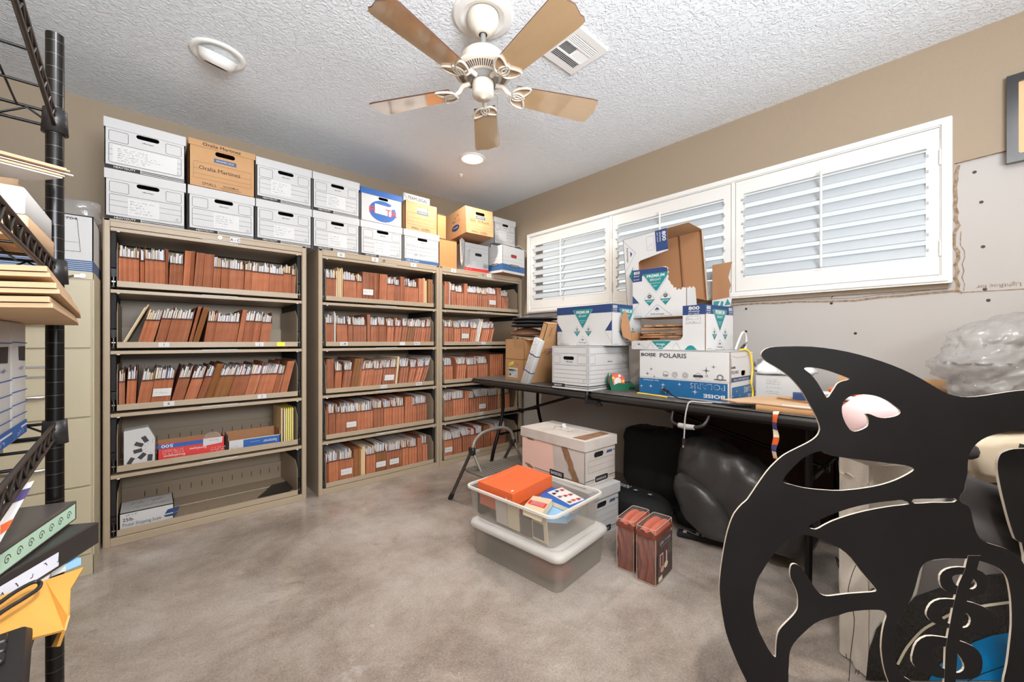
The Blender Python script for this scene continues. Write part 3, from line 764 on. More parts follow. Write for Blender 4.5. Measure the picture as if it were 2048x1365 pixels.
file_box('white lidded file box, lower of the stack at the wire rack end of the cabinets', -.169, Y0, ZT, .312, nt=(.085, .03, .125, .088), seed=2)
file_box('white lidded file box on top of the stack at the wire rack end', -.171, Y0, ZT + .258, .314, nt=(.03, .032, .255, .090, 6), seed=3)
file_box('white lidded file box carrying the brown box with handwritten names', .158, Y0, ZT, .312, nt=(.115, .035, .125, .085), seed=4)
small_box('brown moving box with a lid and a name handwritten twice', .160, Y0, ZT + .258, .312, .38, .255)
file_box('white lidded file box under another, beside the box carrying the brown box', .482, Y0, ZT, .310, nt=(.095, .035, .12, .075, 4), seed=5)
file_box('white lidded file box on another, beside the brown box with handwritten names', .482, Y0, ZT + .258, .310, nt=(.08, .045, .115, .085, 5), seed=6)
file_box('white lidded file box bridging the first and middle cabinets, lower of two', .804, Y0, ZT, .305, nt=(.10, .03, .13, .085, 4), seed=7)
file_box('white lidded file box bridging the first and middle cabinets, upper of the two', .804, Y0, ZT + .258, .306, nt=(.09, .04, .13, .085, 6), seed=8)
file_box('white lidded file box underneath the blue-topped box', 1.123, Y0, ZT, .318, nt=(.10, .025, .12, .10, 4), seed=9)
# box with a blue lid band and a big blue disc
t = thing('logo_box', 'white box with blue top band and a big blue disc, torn note stuck on it', 'box', (1.123, Y0, ZT + .258))
b = MB(); w, h = .318, .232; F = shell(b, w, .38, h, 'white_card', (w * .53, h * .78, .075, .020), None, 'white_card')
D = Draw(b, F['front']); D.fill(oval(.165, .088, .105, .078, 40), 'box_blue')
D.fill([(.17, .10), (.30, .135), (.27, .165), (.20, .125)], 'white_card', .0004); D.text('FI', .062, .066, .05, 'red', bold=.015, lift=.0012); D.text('TA', .275, .062, .05, 'red', al='r', bold=.015, lift=.0012)
b.build('box_body', t)
b = MB(); lid(b, w, .38, h, .042, 'box_blue'); b.build('lid', t, bevel=.0015)
note(t, F['front'], .10, .068, .13, .07, 12, 3, rot=-3)
t = file_box('white lidded file box with blue foot band under the open brown box', 1.459, Y0, ZT, .312, duty=False, seed=10, nt=None)
b = MB(); D = Draw(b, frame((0, 0, 0), (1, 0, 0), (0, 0, 1)), .001); D.rect(0, 0, .312, .026, 'stripe_blue'); D.text('Office Depot', .02, .007, .014, 'card', w=.11); D.scrawl(.05, .095, .05, .02, 'ink_line', .0014, 5); D.scrawl(.09, .055, .10, .018, 'ink_line', .0014, 8); b.build('foot_band', t)
small_box('open brown moving box without lid, white envelope box sticking out of it', 1.47, Y0, ZT + .256, .285, .36, .226, names=False, with_lid=False)
t = thing('white_envelope', 'white printed envelope box with a flap sticking up out of the open brown box', 'envelope', (1.505, 2.96, ZT + .256))
b = MB(); b.box(0, .238, 0, .03, .006, .318, 'white_card'); D = Draw(b, frame((0, 0, 0), (1, 0, 0), (0, 0, 1)), .001)
D.text('TEAM LEGAL', .035, .275, .026, 'ink_line', w=.18); D.line([(0, .312), (.04, .262), (.238, .248)], .002, 'ink_line'); b.build('folder', t)
# unused accordion pockets
def new_pockets(label, x, y, z, n, h, lean=0):
    for i in range(n):
        t = thing('accordion_file', label, 'file', (x + i * .0068, y, z), 0, label)
        b = MB(); b.box(0, .0062, 0, .30, 0, h + .002 * math.sin(i * 2.1), 'rust_new'); b.box(-.0002, .0064, -.0005, .002, h - .006, h + .003, 'band'); b.build('folded_gusset', t)
new_pockets('new orange-brown folded file pocket in the standing block on the corner cabinet', 1.782, 2.868, ZT, 25, .236)
new_pockets('new orange-brown folded file pocket in the upper block beside the open brown box', 1.782, 2.90, ZT + .242, 12, .205)
# white and red box with torn side
t = thing('paper_box', 'white open-topped box with red foot band and a torn scroll-patterned flap', 'box', (2.03, 2.86, ZT))
b = MB(); w, d, h = .268, .36, .245; F = shell(b, w, d, h, 'white_card', (w * .56, h * .62, .075, .026), None, 'kraft_inside')
D = Draw(b, F['front']); D.rect(0, 0, w, .028, 'red'); D.scrawl(.012, .009, .06, .010, 'card', .0016, 3); D.box(w - .062, .036, w - .008, .078, .0015, 'ink_line', .001)
for i in range(5): D.rect(w - .056 + i * .009, .042, w - .051 + i * .009, .072, 'ink_soft')
D.rect(.075, .05, .125, .09, 'card'); D.line([(0, h - .035), (w, h - .035)], .001, 'ink_soft'); D.line([(0, h - .07), (w, h - .07)], .001, 'ink_soft')
for i in range(7): D.line([(.004 + i * .004, .03 + i * .022), (.03 + i * .004, .05 + i * .022), (.055, .075 + i * .02)], .003, 'ink_soft')
b.build('box_body', t)
b = MB(); b.M = Matrix.Translation((-.002, .003, .008)) @ Matrix.Rotation(rad(26), 4, 'Z'); b.prism([[(-.072, .05), (-.05, .02), (-.03, .07), (-.02, .15), (-.015, .06), (0, .0), (0, .245), (-.05, .262), (-.08, .24)]], 0, .004, 'white_card', 'kraft', F=frame((0, 0, 0), (1, 0, 0), (0, 0, 1)))
D = Draw(b, frame((0, -.004, 0), (1, 0, 0), (0, 0, 1)), .001)
for i in range(3): D.circ(-.05 + .004 * i, .10 + i * .045, .018, .003, 'ink_soft')
b.build('torn_flap', t)
tt, F = small_box('brown moving box tilted on top of the white and red box, room name handwritten', 1.945, 2.72, 1.946, .285, .33, .226, names=False, with_lid=False, rot=(rad(-4), 0, rad(-3)), words='SED. 10 Room')
b = MB(); D = Draw(b, F['left'] , .0009); D.fill(oval(.17, .08, .06, .026, 20), 'navy'); D.text('BANKERS', .17, .074, .013, 'card', al='c'); D.scrawl(.15, .16, .1, .03, 'ink_line', .0016, 4); D.scrawl(.12, .125, .13, .02, 'ink_line', .0016, 9); b.build('side_print', tt)
b = MB(); b.box(.004, .281, .004, .326, .220, .226, 'kraft'); b.build('top_flap', tt)
file_box('white lidded file box in the room corner behind the tilted brown box', 2.415, 2.92, 1.973, .268, .38, .248, nt=(.06, .03, .12, .10, 1), duty=False, seed=14)
t = thing('plain_carton', 'plain white carton in the room corner holding up a lidded box', 'box', (2.41, 2.975, ZT)); b = MB(); shell(b, .27, .35, .312, 'white_card', top=True); b.build('box_body', t)
t = thing('striped_box', 'white open box with broad slate-blue foot stripe overhanging the corner cabinet', 'box', (2.338, 2.712, ZT), 7.4)
b = MB(); w, d, h = .314, .20, .245; F = shell(b, w, d, h, 'white_card', (w * .5, h * .66, .085, .030), None, 'kraft_inside')
for k, L in (('front', w), ('left', d)):
    D = Draw(b, F[k]); D.rect(0, .022, L, .078, 'stripe_blue'); D.fill([(L * .3, .062), (L * .34, .084), (L * .72, .084), (L * .76, .062)], 'ink_line', .0004); D.text('BANKERS BOX', L * .53, .068, .010, 'card', al='c', w=L * .34, lift=.0009)
    D.line([(0, .11), (L, .11)], .001, 'ink_soft'); D.line([(0, .145), (L, .145)], .001, 'ink_soft')
b.build('box_body', t)
b = MB(); b.box(.115, .20, .006, .012, .14, .185, 'paper_red'); b.build('red_folder', t)
b = MB(); b.M = Matrix.Translation((w, 0, h)) @ Matrix.Rotation(rad(18), 4, 'Y'); b.box(-.09, .035, 0, d, 0, .004, 'white_card'); b.build('lid_flap', t)
# contents of the two nearly empty drawers of the first cabinet
zl = TIERS[3] - .0255; yy = CABY + .03
t = thing('clip_box', 'white box printed with a ring of binder clips in the fourth drawer', 'box', (XF(247), yy, zl))
b = MB(); w = XF(310) - XF(247); b.prism([[(0, 0), (w, 0), (w, .145), (w * .78, .205), (0, .195)]], -.10, 0, 'white_card', F=frame((0, 0, 0), (1, 0, 0), (0, 0, 1)))
D = Draw(b, frame((0, 0, 0), (1, 0, 0), (0, 0, 1))); D.rect(0, 0, w, .014, 'red')
for i in range(8):
    a = rad(80 + i * 37); cx, cy = .105, .095
    c, s_ = math.cos(a), math.sin(a); D.line([(cx + .02 * c, cy + .02 * s_), (cx + .048 * c, cy + .048 * s_)], .0009, 'ink_line')
    if cx + .05 * c < w - .008: D.line([(cx + .046 * c, cy + .046 * s_), (cx + .060 * c, cy + .060 * s_)], .020, 'ink_line')
D.line([(.022, .03), (.03, .045)], .018, 'ink_line'); D.line([(.04, .042), (.065, .055)], .0009, 'ink_line'); b.build('carton', t)
t = thing('envelope_box', 'red and blue box of 500 envelopes lying upside down in the fourth drawer', 'box', (XF(315), yy, zl))
w = XF(451) - XF(315); b = MB(); shell(b, w, .13, .105, 'red', inside='kraft_inside')
D = Draw(b, frame((0, 0, 0), (1, 0, 0), (0, 0, 1))); D.rect(0, .078, w * .66, .101, 'box_blue'); D.text('500', .065, .098, .017, 'card', rot=180, w=.05, bold=.02)
D.text('Enveloppes', .115, .040, .013, 'card', rot=180, w=.09, bold=.01); D.text('Envelopes', .21, .062, .013, 'card', rot=180, w=.075, bold=.01)
for i in range(3): D.scrawl(.02, .046 + i * .009, .09, .006, 'card', .0008, i); D.scrawl(.23, .02 + i * .011, .07, .006, 'card', .0008, i + 5)
D.fill([(.03, 0), (.04, .01), (.16, .01), (.165, 0)], 'white_card'); D.fill([(w * .66, .062), (w - .014, .070), (w - .010, .104), (w * .66, .104)], 'white_card', .0003); D.text('Office Depot', w - .03, .092, .006, 'ink_soft', rot=180, lift=.001)
b.build('carton', t)
t = thing('tape_spool', 'clear round plastic tub lid standing in the red envelope box', 'lid', (XF(428), yy + .045, zl + .085))
b = MB(); b.tube([(0, 0, .0), (0, .006, .0)], .042, 'film_clear', 32); b.tube([(.042 * math.cos(2 * PI * k / 32), .003, .042 * math.sin(2 * PI * k / 32)) for k in range(32)], .0018, 'grey_tab', 6, closed=True); b.build('disc', t)
t = thing('fastener_box', 'open blue and white fastener box in the fourth drawer', 'box', (XF(458), yy, zl))
w = XF(563) - XF(458); b = MB(); shell(b, w, .16, .10, 'white_card', inside='kraft_inside', skip=('front',)); board(b, frame((0, 0, 0), (1, 0, 0), (0, 0, 1)), w, .07, 'white_card')
D = Draw(b, frame((0, 0, 0), (1, 0, 0), (0, 0, 1))); D.rect(.075, .006, w - .004, .066, 'box_blue'); D.text('fastener', w - .02, .05, .02, 'card', rot=180, w=.075); D.line([(.11, .048), (.16, .048)], .001, 'card'); D.scrawl(.01, .02, .05, .02, 'ink_soft', .001, 3); b.build('carton', t)
for i, px in enumerate((563, 569, 573, 577, 581, 585)):
    kind = 'cream' if i < 2 else 'yellow'
    t = thing('file_folder', ('cream' if i < 2 else 'yellow') + f' folder, {ORD[i + 1]} of the six standing at the far end of the fourth drawer', 'folder', (XF(px, yy), yy + .01, zl), 0, 'folders at the end of the fourth drawer')
    b = MB(); b.box(0, .0035 if i else .008, 0, .22, 0, .232, 'manila' if i < 1 else ('cream' if i < 2 else 'yellow_note')); b.box(.004, .0075, .002, .22, 0, .225, 'cream'); b.build('leaf', t)
zl = TIERS[4] - .0255
t = thing('scale_box', 'white carton of a postal shipping scale in the bottom drawer', 'box', (XF(237), yy, zl))
w = XF(346) - XF(234); b = MB(); shell(b, w, .20, .10, 'white_card', top=True); D = Draw(b, frame((0, 0, 0), (1, 0, 0), (0, 0, 1)))
D.scrawl(.025, .082, .05, .007, 'ink', .0014, 3); D.text('25lb.', .014, .055, .017, 'ink', bold=.01); D.text('Postal Shipping Scale', .014, .030, .017, 'ink_line', w=.15)
D.fill([(.178, .05), (.19, .072), (.242, .078), (.232, .052)], 'navy'); D.fill([(.174, .044), (.236, .046), (.222, .032), (.18, .034)], 'navy'); D2 = Draw(b, frame((0, 0, .10), (1, 0, 0), (0, 1, 0)), .001); D2.scrawl(.05, .05, .18, .03, 'ink', .002, 2); D2.scrawl(.04, .12, .14, .03, 'ink', .002, 6); b.build('carton', t)
t = thing('grey_sheet', 'grey metal divider sheet lying in the empty bottom drawer', 'divider', (XF(520), yy + .05, zl + .006))
b = MB(); b.prism([[(0, 0), (.16, -.03), (.26, .10), (.30, .22), (.12, .20), (.05, .08)]], 0, .003, 'gunmetal'); b.build('plate', t)
# ------------------------------------------------------------------ upright filing cabinet and what lies on it
t = thing('upright_cabinet', 'cream upright four-drawer filing cabinet behind the black wire rack', 'filing cabinet', (-.566, 2.58, 0))
W, D_, H = .380, .66, 1.345
b = MB(); b.box(0, W, .004, D_, 0, H, 'cream_metal'); b.box(0, W, 0, .004, H - .032, H, 'cream_metal'); b.box(0, W, 0, .004, 0, .088, 'cream_metal'); b.box(0, .006, 0, .004, 0, H, 'cream_metal'); b.box(W - .006, W, 0, .004, 0, H, 'cream_metal')
b.build('cabinet_body', t, bevel=.003)
tops = [1.308, 1.003, .698, .394]
for zt in tops:
    b = MB(); b.box(.009, W - .010, -.006, .003, zt - .298, zt, 'cream_metal'); dr = b.build('drawer', t, bevel=.003)
    b = MB(); b.tube(smooth_loop([(.112, -.004, zt - .198), (.122, -.020, zt - .198), (.15, -.030, zt - .198), (.185, -.032, zt - .198), (.22, -.030, zt - .198), (.25, -.020, zt - .198), (.26, -.004, zt - .198)], 3, False), .0075, 'chrome', 10); b.box(.12, .25, -.0075, -.006, zt - .225, zt - .19, 'cream_metal'); b.build('handle', dr)
    b = MB(); b.prism([rrect(.118, zt - .118, .246, zt - .068, .003, 2), rrect(.126, zt - .110, .238, zt - .076, .002, 2)], .006, .011, 'chrome', F=frame((0, 0, 0), (1, 0, 0), (0, 0, 1))); b.build('label_holder', dr)
b = MB(); b.tube([(W - .035, 0, H - .017), (W - .035, -.008, H - .017)], .009, 'chrome', 14); b.build('lock', t)
b = MB(); b.box(W - .060, W - .034, -.013, -.011, H - .026, H - .016, 'chrome'); b.tube([(W - .06, -.012, H - .02), (W - .085, -.014, H - .03)], .004, 'gunmetal', 6); b.build('key', t)
t = thing('record_box', 'white archive box with navy stripes and a string tie on the cream filing cabinet', 'box', (-.70, 2.60, 1.346))
w, d, h = .51, .36, .252; b = MB(); F = shell(b, w, d, h, 'white_card', top=True)
for k, L in (('front', w), ('right', d)):
    D = Draw(b, F[k])
    for i in range(6): D.rect(0, .004 + i * .0085, L, .010 + i * .0085, 'stripe_blue')
D = Draw(b, F['front']); D.line([(.04, .085), (.04, .235), (w - .05, .235), (w - .04, .09), (.04, .085)], .0016, 'ink_line'); D.line([(.05, .13), (w - .045, .13)], .0012, 'ink_line')
D.fill([(w - .145, .228), (w - .135, .241), (w - .09, .241), (w - .09, .228)], 'navy'); D.text('704', w - .084, .228, .012, 'ink', w=.034)
D.text('BANKERS BOX', .10, .072, .016, 'ink', w=.16); D.fill(oval(.20, .045, .03, .010), 'ink', .0004)
b.build('box_body', t)
b = MB(); b.tube([(.235, -.003, .225), (.235, -.008, .225)], .014, 'black_matte', 18); b.tube([(.23, -.006, .255), (.228, -.006, .225), (.236, -.006, .15)], .0015, 'ink', 6); b.build('string_tie', t)
t = thing('paper_bag', 'crumpled brown paper bag behind the navy-striped archive box', 'bag', (-.60, 2.83, 1.602))
b = MB(); b.blob((0, 0, .075), (.17, .12, .085), 'kraft_pale', 22, 12, .55, .35, 9, 3, .001); b.build('bag_body', t)
t = thing('plastic_bag', 'small clear plastic bag of packing on the navy-striped archive box', 'bag', (-.262, 2.80, 1.602))
b = MB(); b.blob((0, 0, .052), (.085, .09, .055), 'film', 20, 12, .6, .4, 14, 8, .001); b.build('bag_body', t)
# ------------------------------------------------------------------ black wire rack
RK = Matrix.Translation((-.138, 1.176, 0)) @ Matrix.Rotation(rad(2.1), 4, 'Z')     # local: x to the wall is negative, y towards the cabinets
t = thing('wire_rack', 'tall black wire shelving rack crowded with papers, boxes and binders', 'shelving', (-.138, 1.176, 0), 2.1)
RD, RL = .42, 1.22
for px, py in ((0, 0), (-RD, 0), (0, -RL), (-RD, -RL)):
    b = MB(); b.tube([(px, py, 0), (px, py, 1.637)], .0127, 'black_gloss', 20)
    for k in range(64): b.cyl((px, py), .01295, .02 + k * .0254, .0211 + k * .0254, 'gunmetal', 20)
    b.build('post', t)
for zs in (1.470, 1.178, .866, .623, .22):
    b = MB()
    for px in (0, -RD):
        b.tube([(px, 0, zs + .014), (px, -RL, zs + .014)], .0034, 'rack_edge', 8); b.tube([(px, 0, zs - .014), (px, -RL, zs - .014)], .0034, 'rack_edge', 8)
        n = 44; b.tube([(px, -RL * k / n, zs + (.012 if k % 2 else -.012)) for k in range(n + 1)], .0024, 'rack_edge', 6)
    for py in (0, -RL):
        b.tube([(0, py, zs + .014), (-RD, py, zs + .014)], .003, 'rack_wire', 6); b.tube([(0, py, zs - .014), (-RD, py, zs - .014)], .003, 'rack_wire', 6)
        b.tube([(-RD * k / 12, py, zs + (.012 if k % 2 else -.012)) for k in range(13)], .0022, 'rack_wire', 6)
    for k in range(1, 9): b.tube([(-RD * k / 9, 0, zs + .012), (-RD * k / 9, -RL, zs + .012)], .0018, 'rack_wire', 6)
    for k in range(1, 10): b.tube([(0, -RL * k / 10, zs + .008), (-RD, -RL * k / 10, zs + .008)], .0024, 'rack_wire', 6)
    sh = b.build('wire_shelf', t)
    for px, py in ((0, 0), (-RD, 0), (0, -RL), (-RD, -RL)):
        b = MB(); b.lathe([(.0135, zs - .026), (.0185, zs - .026), (.0165, zs + .020), (.0135, zs + .020)], 'black_plastic', 20, (px, py)); b.build('corner_collar', sh)
ZS2, ZS3, ZS4 = 1.1955, .8835, .6405
t = thing('paper_carton', 'white carton printed with sheets and metres on the second shelf of the wire rack', 'box', (-.49, .925, ZS2))
b = MB(); b.rbox(0, .355, 0, .22, 0, .032, 'kraft_pale', .004); b.rbox(0, .352, 0, .22, .033, .073, 'white_card', .004)
D = Draw(b, frame((0, 0, 0), (1, 0, 0), (0, 0, 1))); D.text('80 sheets', .255, .052, .012, 'ink_soft', w=.075); D.text('10.4 m', .295, .042, .007, 'ink_soft'); b.build('carton', t)
t = thing('kraft_carton', 'small brown carton on the white printed carton of the wire rack', 'box', (-.49, .93, ZS2 + .0735)); b = MB(); b.rbox(0, .27, 0, .2, 0, .040, 'kraft', .004); b.build('carton', t)
t = thing('paper_sheaf', 'sheaf of brown printed sheets sticking out of the second shelf of the wire rack', 'papers', (-.30, .95, ZS2 + .114), 0, None, (0, rad(-3), 0))
b = MB(); r = random.Random(4)
for i in range(6):
    dx, dy, z = r.uniform(-.012, .006), r.uniform(-.01, .01), i * .0036 + .009
    b.prism([[(-.15, -.08 + dy), (.10 + dx, .062 + dy), (.193 + dx, .118 + dy), (.15 + dx, .165 + dy), (-.15, .15 + dy)]], z, z + .0022, 'kraft_pale' if i % 3 else 'paper2')
b.build('sheet', t)['kind'] = 'stuff'
t = thing('white_tray', 'white moulded tray upside down on the brown printed sheets of the wire rack', 'tray', (-.315, 1.02, ZS2 + .152), 20, None, (0, rad(-3), rad(20)))
b = MB(); b.rbox(-.14, .115, -.06, .06, 0, .014, 'white_card', .02); b.build('shell', t)
def mag_box(label, y0, y1, txt):
    t = thing('magazine_box', label, 'box', (-.400, y0, ZS3)); L = y1 - y0; h = .186; x = .245
    b = MB(); b.rbox(0, x, 0, L, 0, h, 'white_card', .006)
    D = Draw(b, frame((x, 0, 0), (0, 1, 0), (0, 0, 1)))
    for v in (.155, .100, .078, .058, .040): D.line([(0, v), (L, v - .002)], .0016, 'box_blue')
    D.rect(0, .004, L, .026, 'box_blue'); D.rect(L * .55, .017, L, .020, 'card', .0004); D.scrawl(L * .3, .008, L * .45, .007, 'card', .001, int(y0 * 100))
    D.fill([(L * .42, .148), (L * .46, .126), (L * .86, .124), (L * .88, .148)], 'ink'); D.scrawl(L * .45, .110, L * .35, .006, 'box_blue', .0012, 7)
    b.build('box_body', t)
mag_box('white blue-lined file carton nearest the end of the third rack shelf', .953, 1.048, 'Quill')
mag_box('white blue-lined file carton second from the end of the third rack shelf', .790, .949, 'Quill')
mag_box('white blue-lined file carton third from the end of the third rack shelf', .630, .786, 'Quill')
ZC1 = ZS3 + .187
for i, (dx, z0) in enumerate(((0, 0), (.003, .014), (-.004, .030))):
    t = thing('cardboard_sheet', f'flattened brown cardboard sheet, {("lowest", "middle", "top")[i]} of three on the blue-lined file cartons', 'cardboard', (0, 0, ZC1 + z0), 0, 'cardboard sheets on the rack')
    pts = [(-.066 + dx, .552 + .01 * i), (-.088 + dx, .95), (-.104 + dx, 1.15), (-.13, 1.157), (-.42, 1.157), (-.42, .86), (-.17, .62)]
    b = MB(); b.prism([pts], .0, .004, 'kraft_pale'); b.prism([[(p[0] - .002, p[1]) for p in pts]], .005, .010, 'kraft_pale'); b.build('sheet', t, bevel=.001)
def binder(label, p_far, p_near, z, th, face, txt, body):
    a = math.atan2(p_far[1] - p_near[1], p_far[0] - p_near[0]); L = .292
    t = thing('ring_binder', label, 'binder', (p_far[0], p_far[1], z), 0, None, (0, 0, a))       # local +x runs along the spine towards the far end, -y is the spine face
    b = MB(); b.box(-L, 0, 0, .26, 0, .003, body); b.box(-L, 0, 0, .26, th - .003, th, body); b.box(-L, 0, -.003, 0, 0, th, body); b.build('cover', t, bevel=.002)
    b = MB(); b.box(-L + .006, -.006, .006, .235, .004, th - .004, 'paper'); b.build('page_block', t)
    b = MB(); D = Draw(b, frame((-L, -.003, 0), (1, 0, 0), (0, 0, 1)), .0008)
    if face == 'sage':
        D.rect(.02, .004, L - .008, th - .004, 'sage')
        r = random.Random(2)
        for i in range(9):
            cx = L - .03 - i * .028; D.line([(cx + .008 * (1 - k / 14) * math.cos(k * .7), th / 2 + .008 * (1 - k / 14) * math.sin(k * .7)) for k in range(14)], .0014, 'ink_line')
    else:
        D.rect(.03, .005, L - .09, th - .012, 'paper3')
        for i, ch in enumerate(txt): D.scrawl(.055 + i * .024, th * .32, .007, .010, 'ink', .0014, i)
    b.build('spine_label', t)
binder('dark grey ring binder with a white spine label, lower on the wire rack', (-.075, 1.095), (-.135, .985), ZS4 + .015, .040, 'white', 'GENERAL', 'binder_dark')
binder('grey ring binder with a pale green scrolled spine label, upper on the wire rack', (-.108, 1.135), (-.164, .935), ZS4 + .0565, .036, 'sage', '', 'binder_grey')
t = thing('sheet_pile', 'pile of pale green and white sheets under the binders on the wire rack', 'papers', (-.30, .95, ZS4))
b = MB(); r = random.Random(9)
for i in range(7):
    o = r.uniform(-.015, .015); b.box(-.2, .165 + o, -.26 + o, .19 + o, i * .002, i * .002 + .0016, 'sage' if i % 3 == 1 else 'paper2')
b.build('sheet', t)['kind'] = 'stuff'
t = thing('tissue_packet', 'small blue and white tissue packet squeezed below the dark binder', 'packet', (-.135, 1.02, ZS4 + .0002), 30)
b = MB(); b.box(0, .05, 0, .05, 0, .012, 'book_paleblue'); b.box(.012, .03, -.0005, .0505, -.0001, .0125, 'card'); b.build('packet_body', t)
t = thing('flyer', 'glossy white flyer with violet and orange print leaning on the binders', 'flyer')
P = [cam_pt(-60, 1120, .47), cam_pt(0, 1085, .50), cam_pt(68, 962, .565), cam_pt(0, 985, .52), cam_pt(-60, 1010, .48)]
c0 = sum(P, Vector()) / 5; t.location = c0
b = MB(); b.add([p - c0 for p in P], [(0, 1, 2, 3, 4)], 'paper'); 
def lerp(a, e, k): return a + (e - a) * k
nn = (P[1] - P[0]).cross(P[2] - P[0]).normalized() * .0012
if nn.dot(-c0 + Vector((0, 0, EYE))) < 0: nn = -nn
for k0, k1, mm in ((.10, .34, 'lanyard_violet'), (.68, .86, 'orange')):
    b.add([q - c0 + nn for q in (lerp(P[3], P[1], k0), lerp(P[2], P[1], k0 * .9 + .04), lerp(P[2], P[1], k1 * .95), lerp(P[3], P[1], k1))], [(0, 1, 2, 3)], mm)
b.build('sheet', t, solid=.0008)
# near end of the fourth shelf
t = thing('legal_pad', 'pale yellow legal pad under the black keyboard on the wire rack', 'pad', (-.105, .50, ZS4 + .016), 8)
b = MB(); b.box(-.20, .035, -.14, .16, 0, .014, 'legal_pad')
D = Draw(b, frame((0, 0, .014), (1, 0, 0), (0, 1, 0)), .0005); D.line([(.012, -.14), (.012, .16)], .0012, 'ink_soft'); D.line([(.016, -.14), (.016, .16)], .0008, 'ink_soft'); b.build('pad_block', t)
t = thing('black_organizer', 'black plastic tray underneath the yellow legal pad', 'tray', (-.105, .50, ZS4), 8); b = MB(); b.rbox(-.2, .05, -.15, .18, 0, .015, 'black_plastic', .01); b.build('tray_body', t)
t = thing('manila_envelope', 'golden padded envelope with a folded-over end sticking out of the wire rack', 'envelope')
pe = [cam_pt(-80, 1222, .50), cam_pt(0, 1195, .535), cam_pt(90, 1163, .575), cam_pt(167, 1137, .61), cam_pt(141, 1180, .575), cam_pt(137, 1232, .545), cam_pt(128, 1262, .535), cam_pt(40, 1285, .50), cam_pt(-80, 1330, .45)]
c0 = Vector((-.13, .72, .70)); t.location = c0
b = MB(); b.add([p - c0 for p in pe], [(0, 1, 7, 8), (1, 2, 6, 7), (2, 3, 4, 5), (2, 5, 6)], 'envelope')
fl = [cam_pt(137, 1232, .545), cam_pt(128, 1262, .535), cam_pt(117, 1294, .535), cam_pt(106, 1294, .54), cam_pt(122, 1262, .552)]
b.add([p - c0 for p in fl], [(0, 1, 2), (0, 2, 3, 4)], 'envelope')
o = b.build('paper_body', t, solid=.0035); 
t = thing('cable_loop', 'black cable loop lying on the golden envelope', 'cable')
lp = [cam_pt(*q) for q in ((-60, 1262, .485), (-10, 1232, .505), (30, 1203, .53), (66, 1183, .55), (80, 1184, .553), (76, 1196, .545), (48, 1216, .528), (10, 1240, .505), (-60, 1290, .47))]
c0 = lp[3].copy(); t.location = c0; b = MB(); b.tube(smooth_loop([p - c0 + Vector((0, 0, .012)) for p in lp], 4, False), .0026, 'black_plastic', 8); b.build('wire', t)
t = thing('keyboard', 'black keyboard end with three keys on top of the yellow pad', 'keyboard')
kz = .692
def kp(px, py): d = cam_pt(px, py, 1.0) - Vector((0, 0, EYE)); return Vector((0, 0, EYE)) + d * ((kz - EYE) / d.z)
A, B_, C_ = kp(66, 1242), kp(58, 1352), kp(-70, 1275)
ux = (A - B_).normalized(); uy = (Vector((0, 0, 1)).cross(ux)).normalized()
Mk = Matrix(((uy.x, ux.x, 0, B_.x), (uy.y, ux.y, 0, B_.y), (0, 0, 1, kz - .017), (0, 0, 0, 1)))
L = (A - B_).length; t.matrix_world = Mk
b = MB(); b.rbox(0, .24, -.06, L, 0, .016, 'black_plastic', .010, 5); b.build('case', t)
for i, s_ in enumerate(('', 'Enter', '')):
    b = MB(); y = L - .036 - i * .022; b.rbox(.018, .045, y, y + .019, .0155, .0215, 'black_plastic', .003); b.rbox(.05, .07, y, y + .019, .0155, .0215, 'black_plastic', .003)
    if s_: Draw(b, frame((.018, y, .0215), (0, 1, 0), (-1, 0, 0)), .0006).text(s_, .003, -.014, .005, 'card', w=.013)
    b.build('key', t)
# ------------------------------------------------------------------ folding table
TX0, TX1, TY0, TY1, TZ = 1.908, 2.668, .17, 2.614, .745
t = thing('folding_table', 'long black folding table along the window wall loaded with boxes', 'table', (TX0, TY0, 0))
W, L = TX1 - TX0, TY1 - TY0; SM = 1.45 - TY0
for y0, y1 in ((0, SM - .002), (SM + .002, L)):
    b = MB(); b.rbox(0, W, y0, y1, TZ - .044, TZ - .004, 'table_edge', .03, 4); b.rbox(.004, W - .004, y0 + .002, y1 - .002, TZ - .006, TZ, 'table_grey', .028, 4); b.build('tabletop', t)
b = MB()
for x in (.09, W - .09): b.box(x - .012, x + .012, .08, L - .08, TZ - .066, TZ - .044, 'dark_metal')
b.build('rail', t)
LY = 2.42 - TY0; RY = .40 - TY0
def leg(pts): 
    b = MB(); b.tube(smooth_loop(pts, 4, False), .0135, 'black_gloss', 12); b.cyl((pts[-1][0], pts[-1][1]), .017, 0, .02, 'rubber', 12); b.build('leg', t)
for sx in (0, 1):
    m = lambda x: W - x if sx else x
    leg([(m(.18), LY, TZ - .05), (m(.18), LY, .62), (m(.18), LY, .49), (m(.15), LY, .36), (m(.085), LY, .18), (m(.045), LY, 0)])
    leg([(m(.092), RY, TZ - .05), (m(.09), RY, .5), (m(.085), RY, .25), (m(.078), RY, 0)])
for y, e, dl in ((LY, -1, .70), (RY, 1, 1.0)):
    b = MB(); b.tube([(.15, y, .30), (W - .15, y, .30)], .010, 'black_gloss', 10); b.build('crossbar', t)
    b = MB(); b.tube([(.17, y, .46), (W - .17, y, .46)], .009, 'black_gloss', 10); b.build('crossbar', t)
    b = MB(); b.tube([(W / 2, y, .46), (W / 2, y + e * dl, TZ - .06)], .010, 'black_gloss', 10); b.tube([(W / 2, y - .02, .46), (W / 2, y + .02, .46)], .018, 'black_plastic', 10); b.build('brace', t)
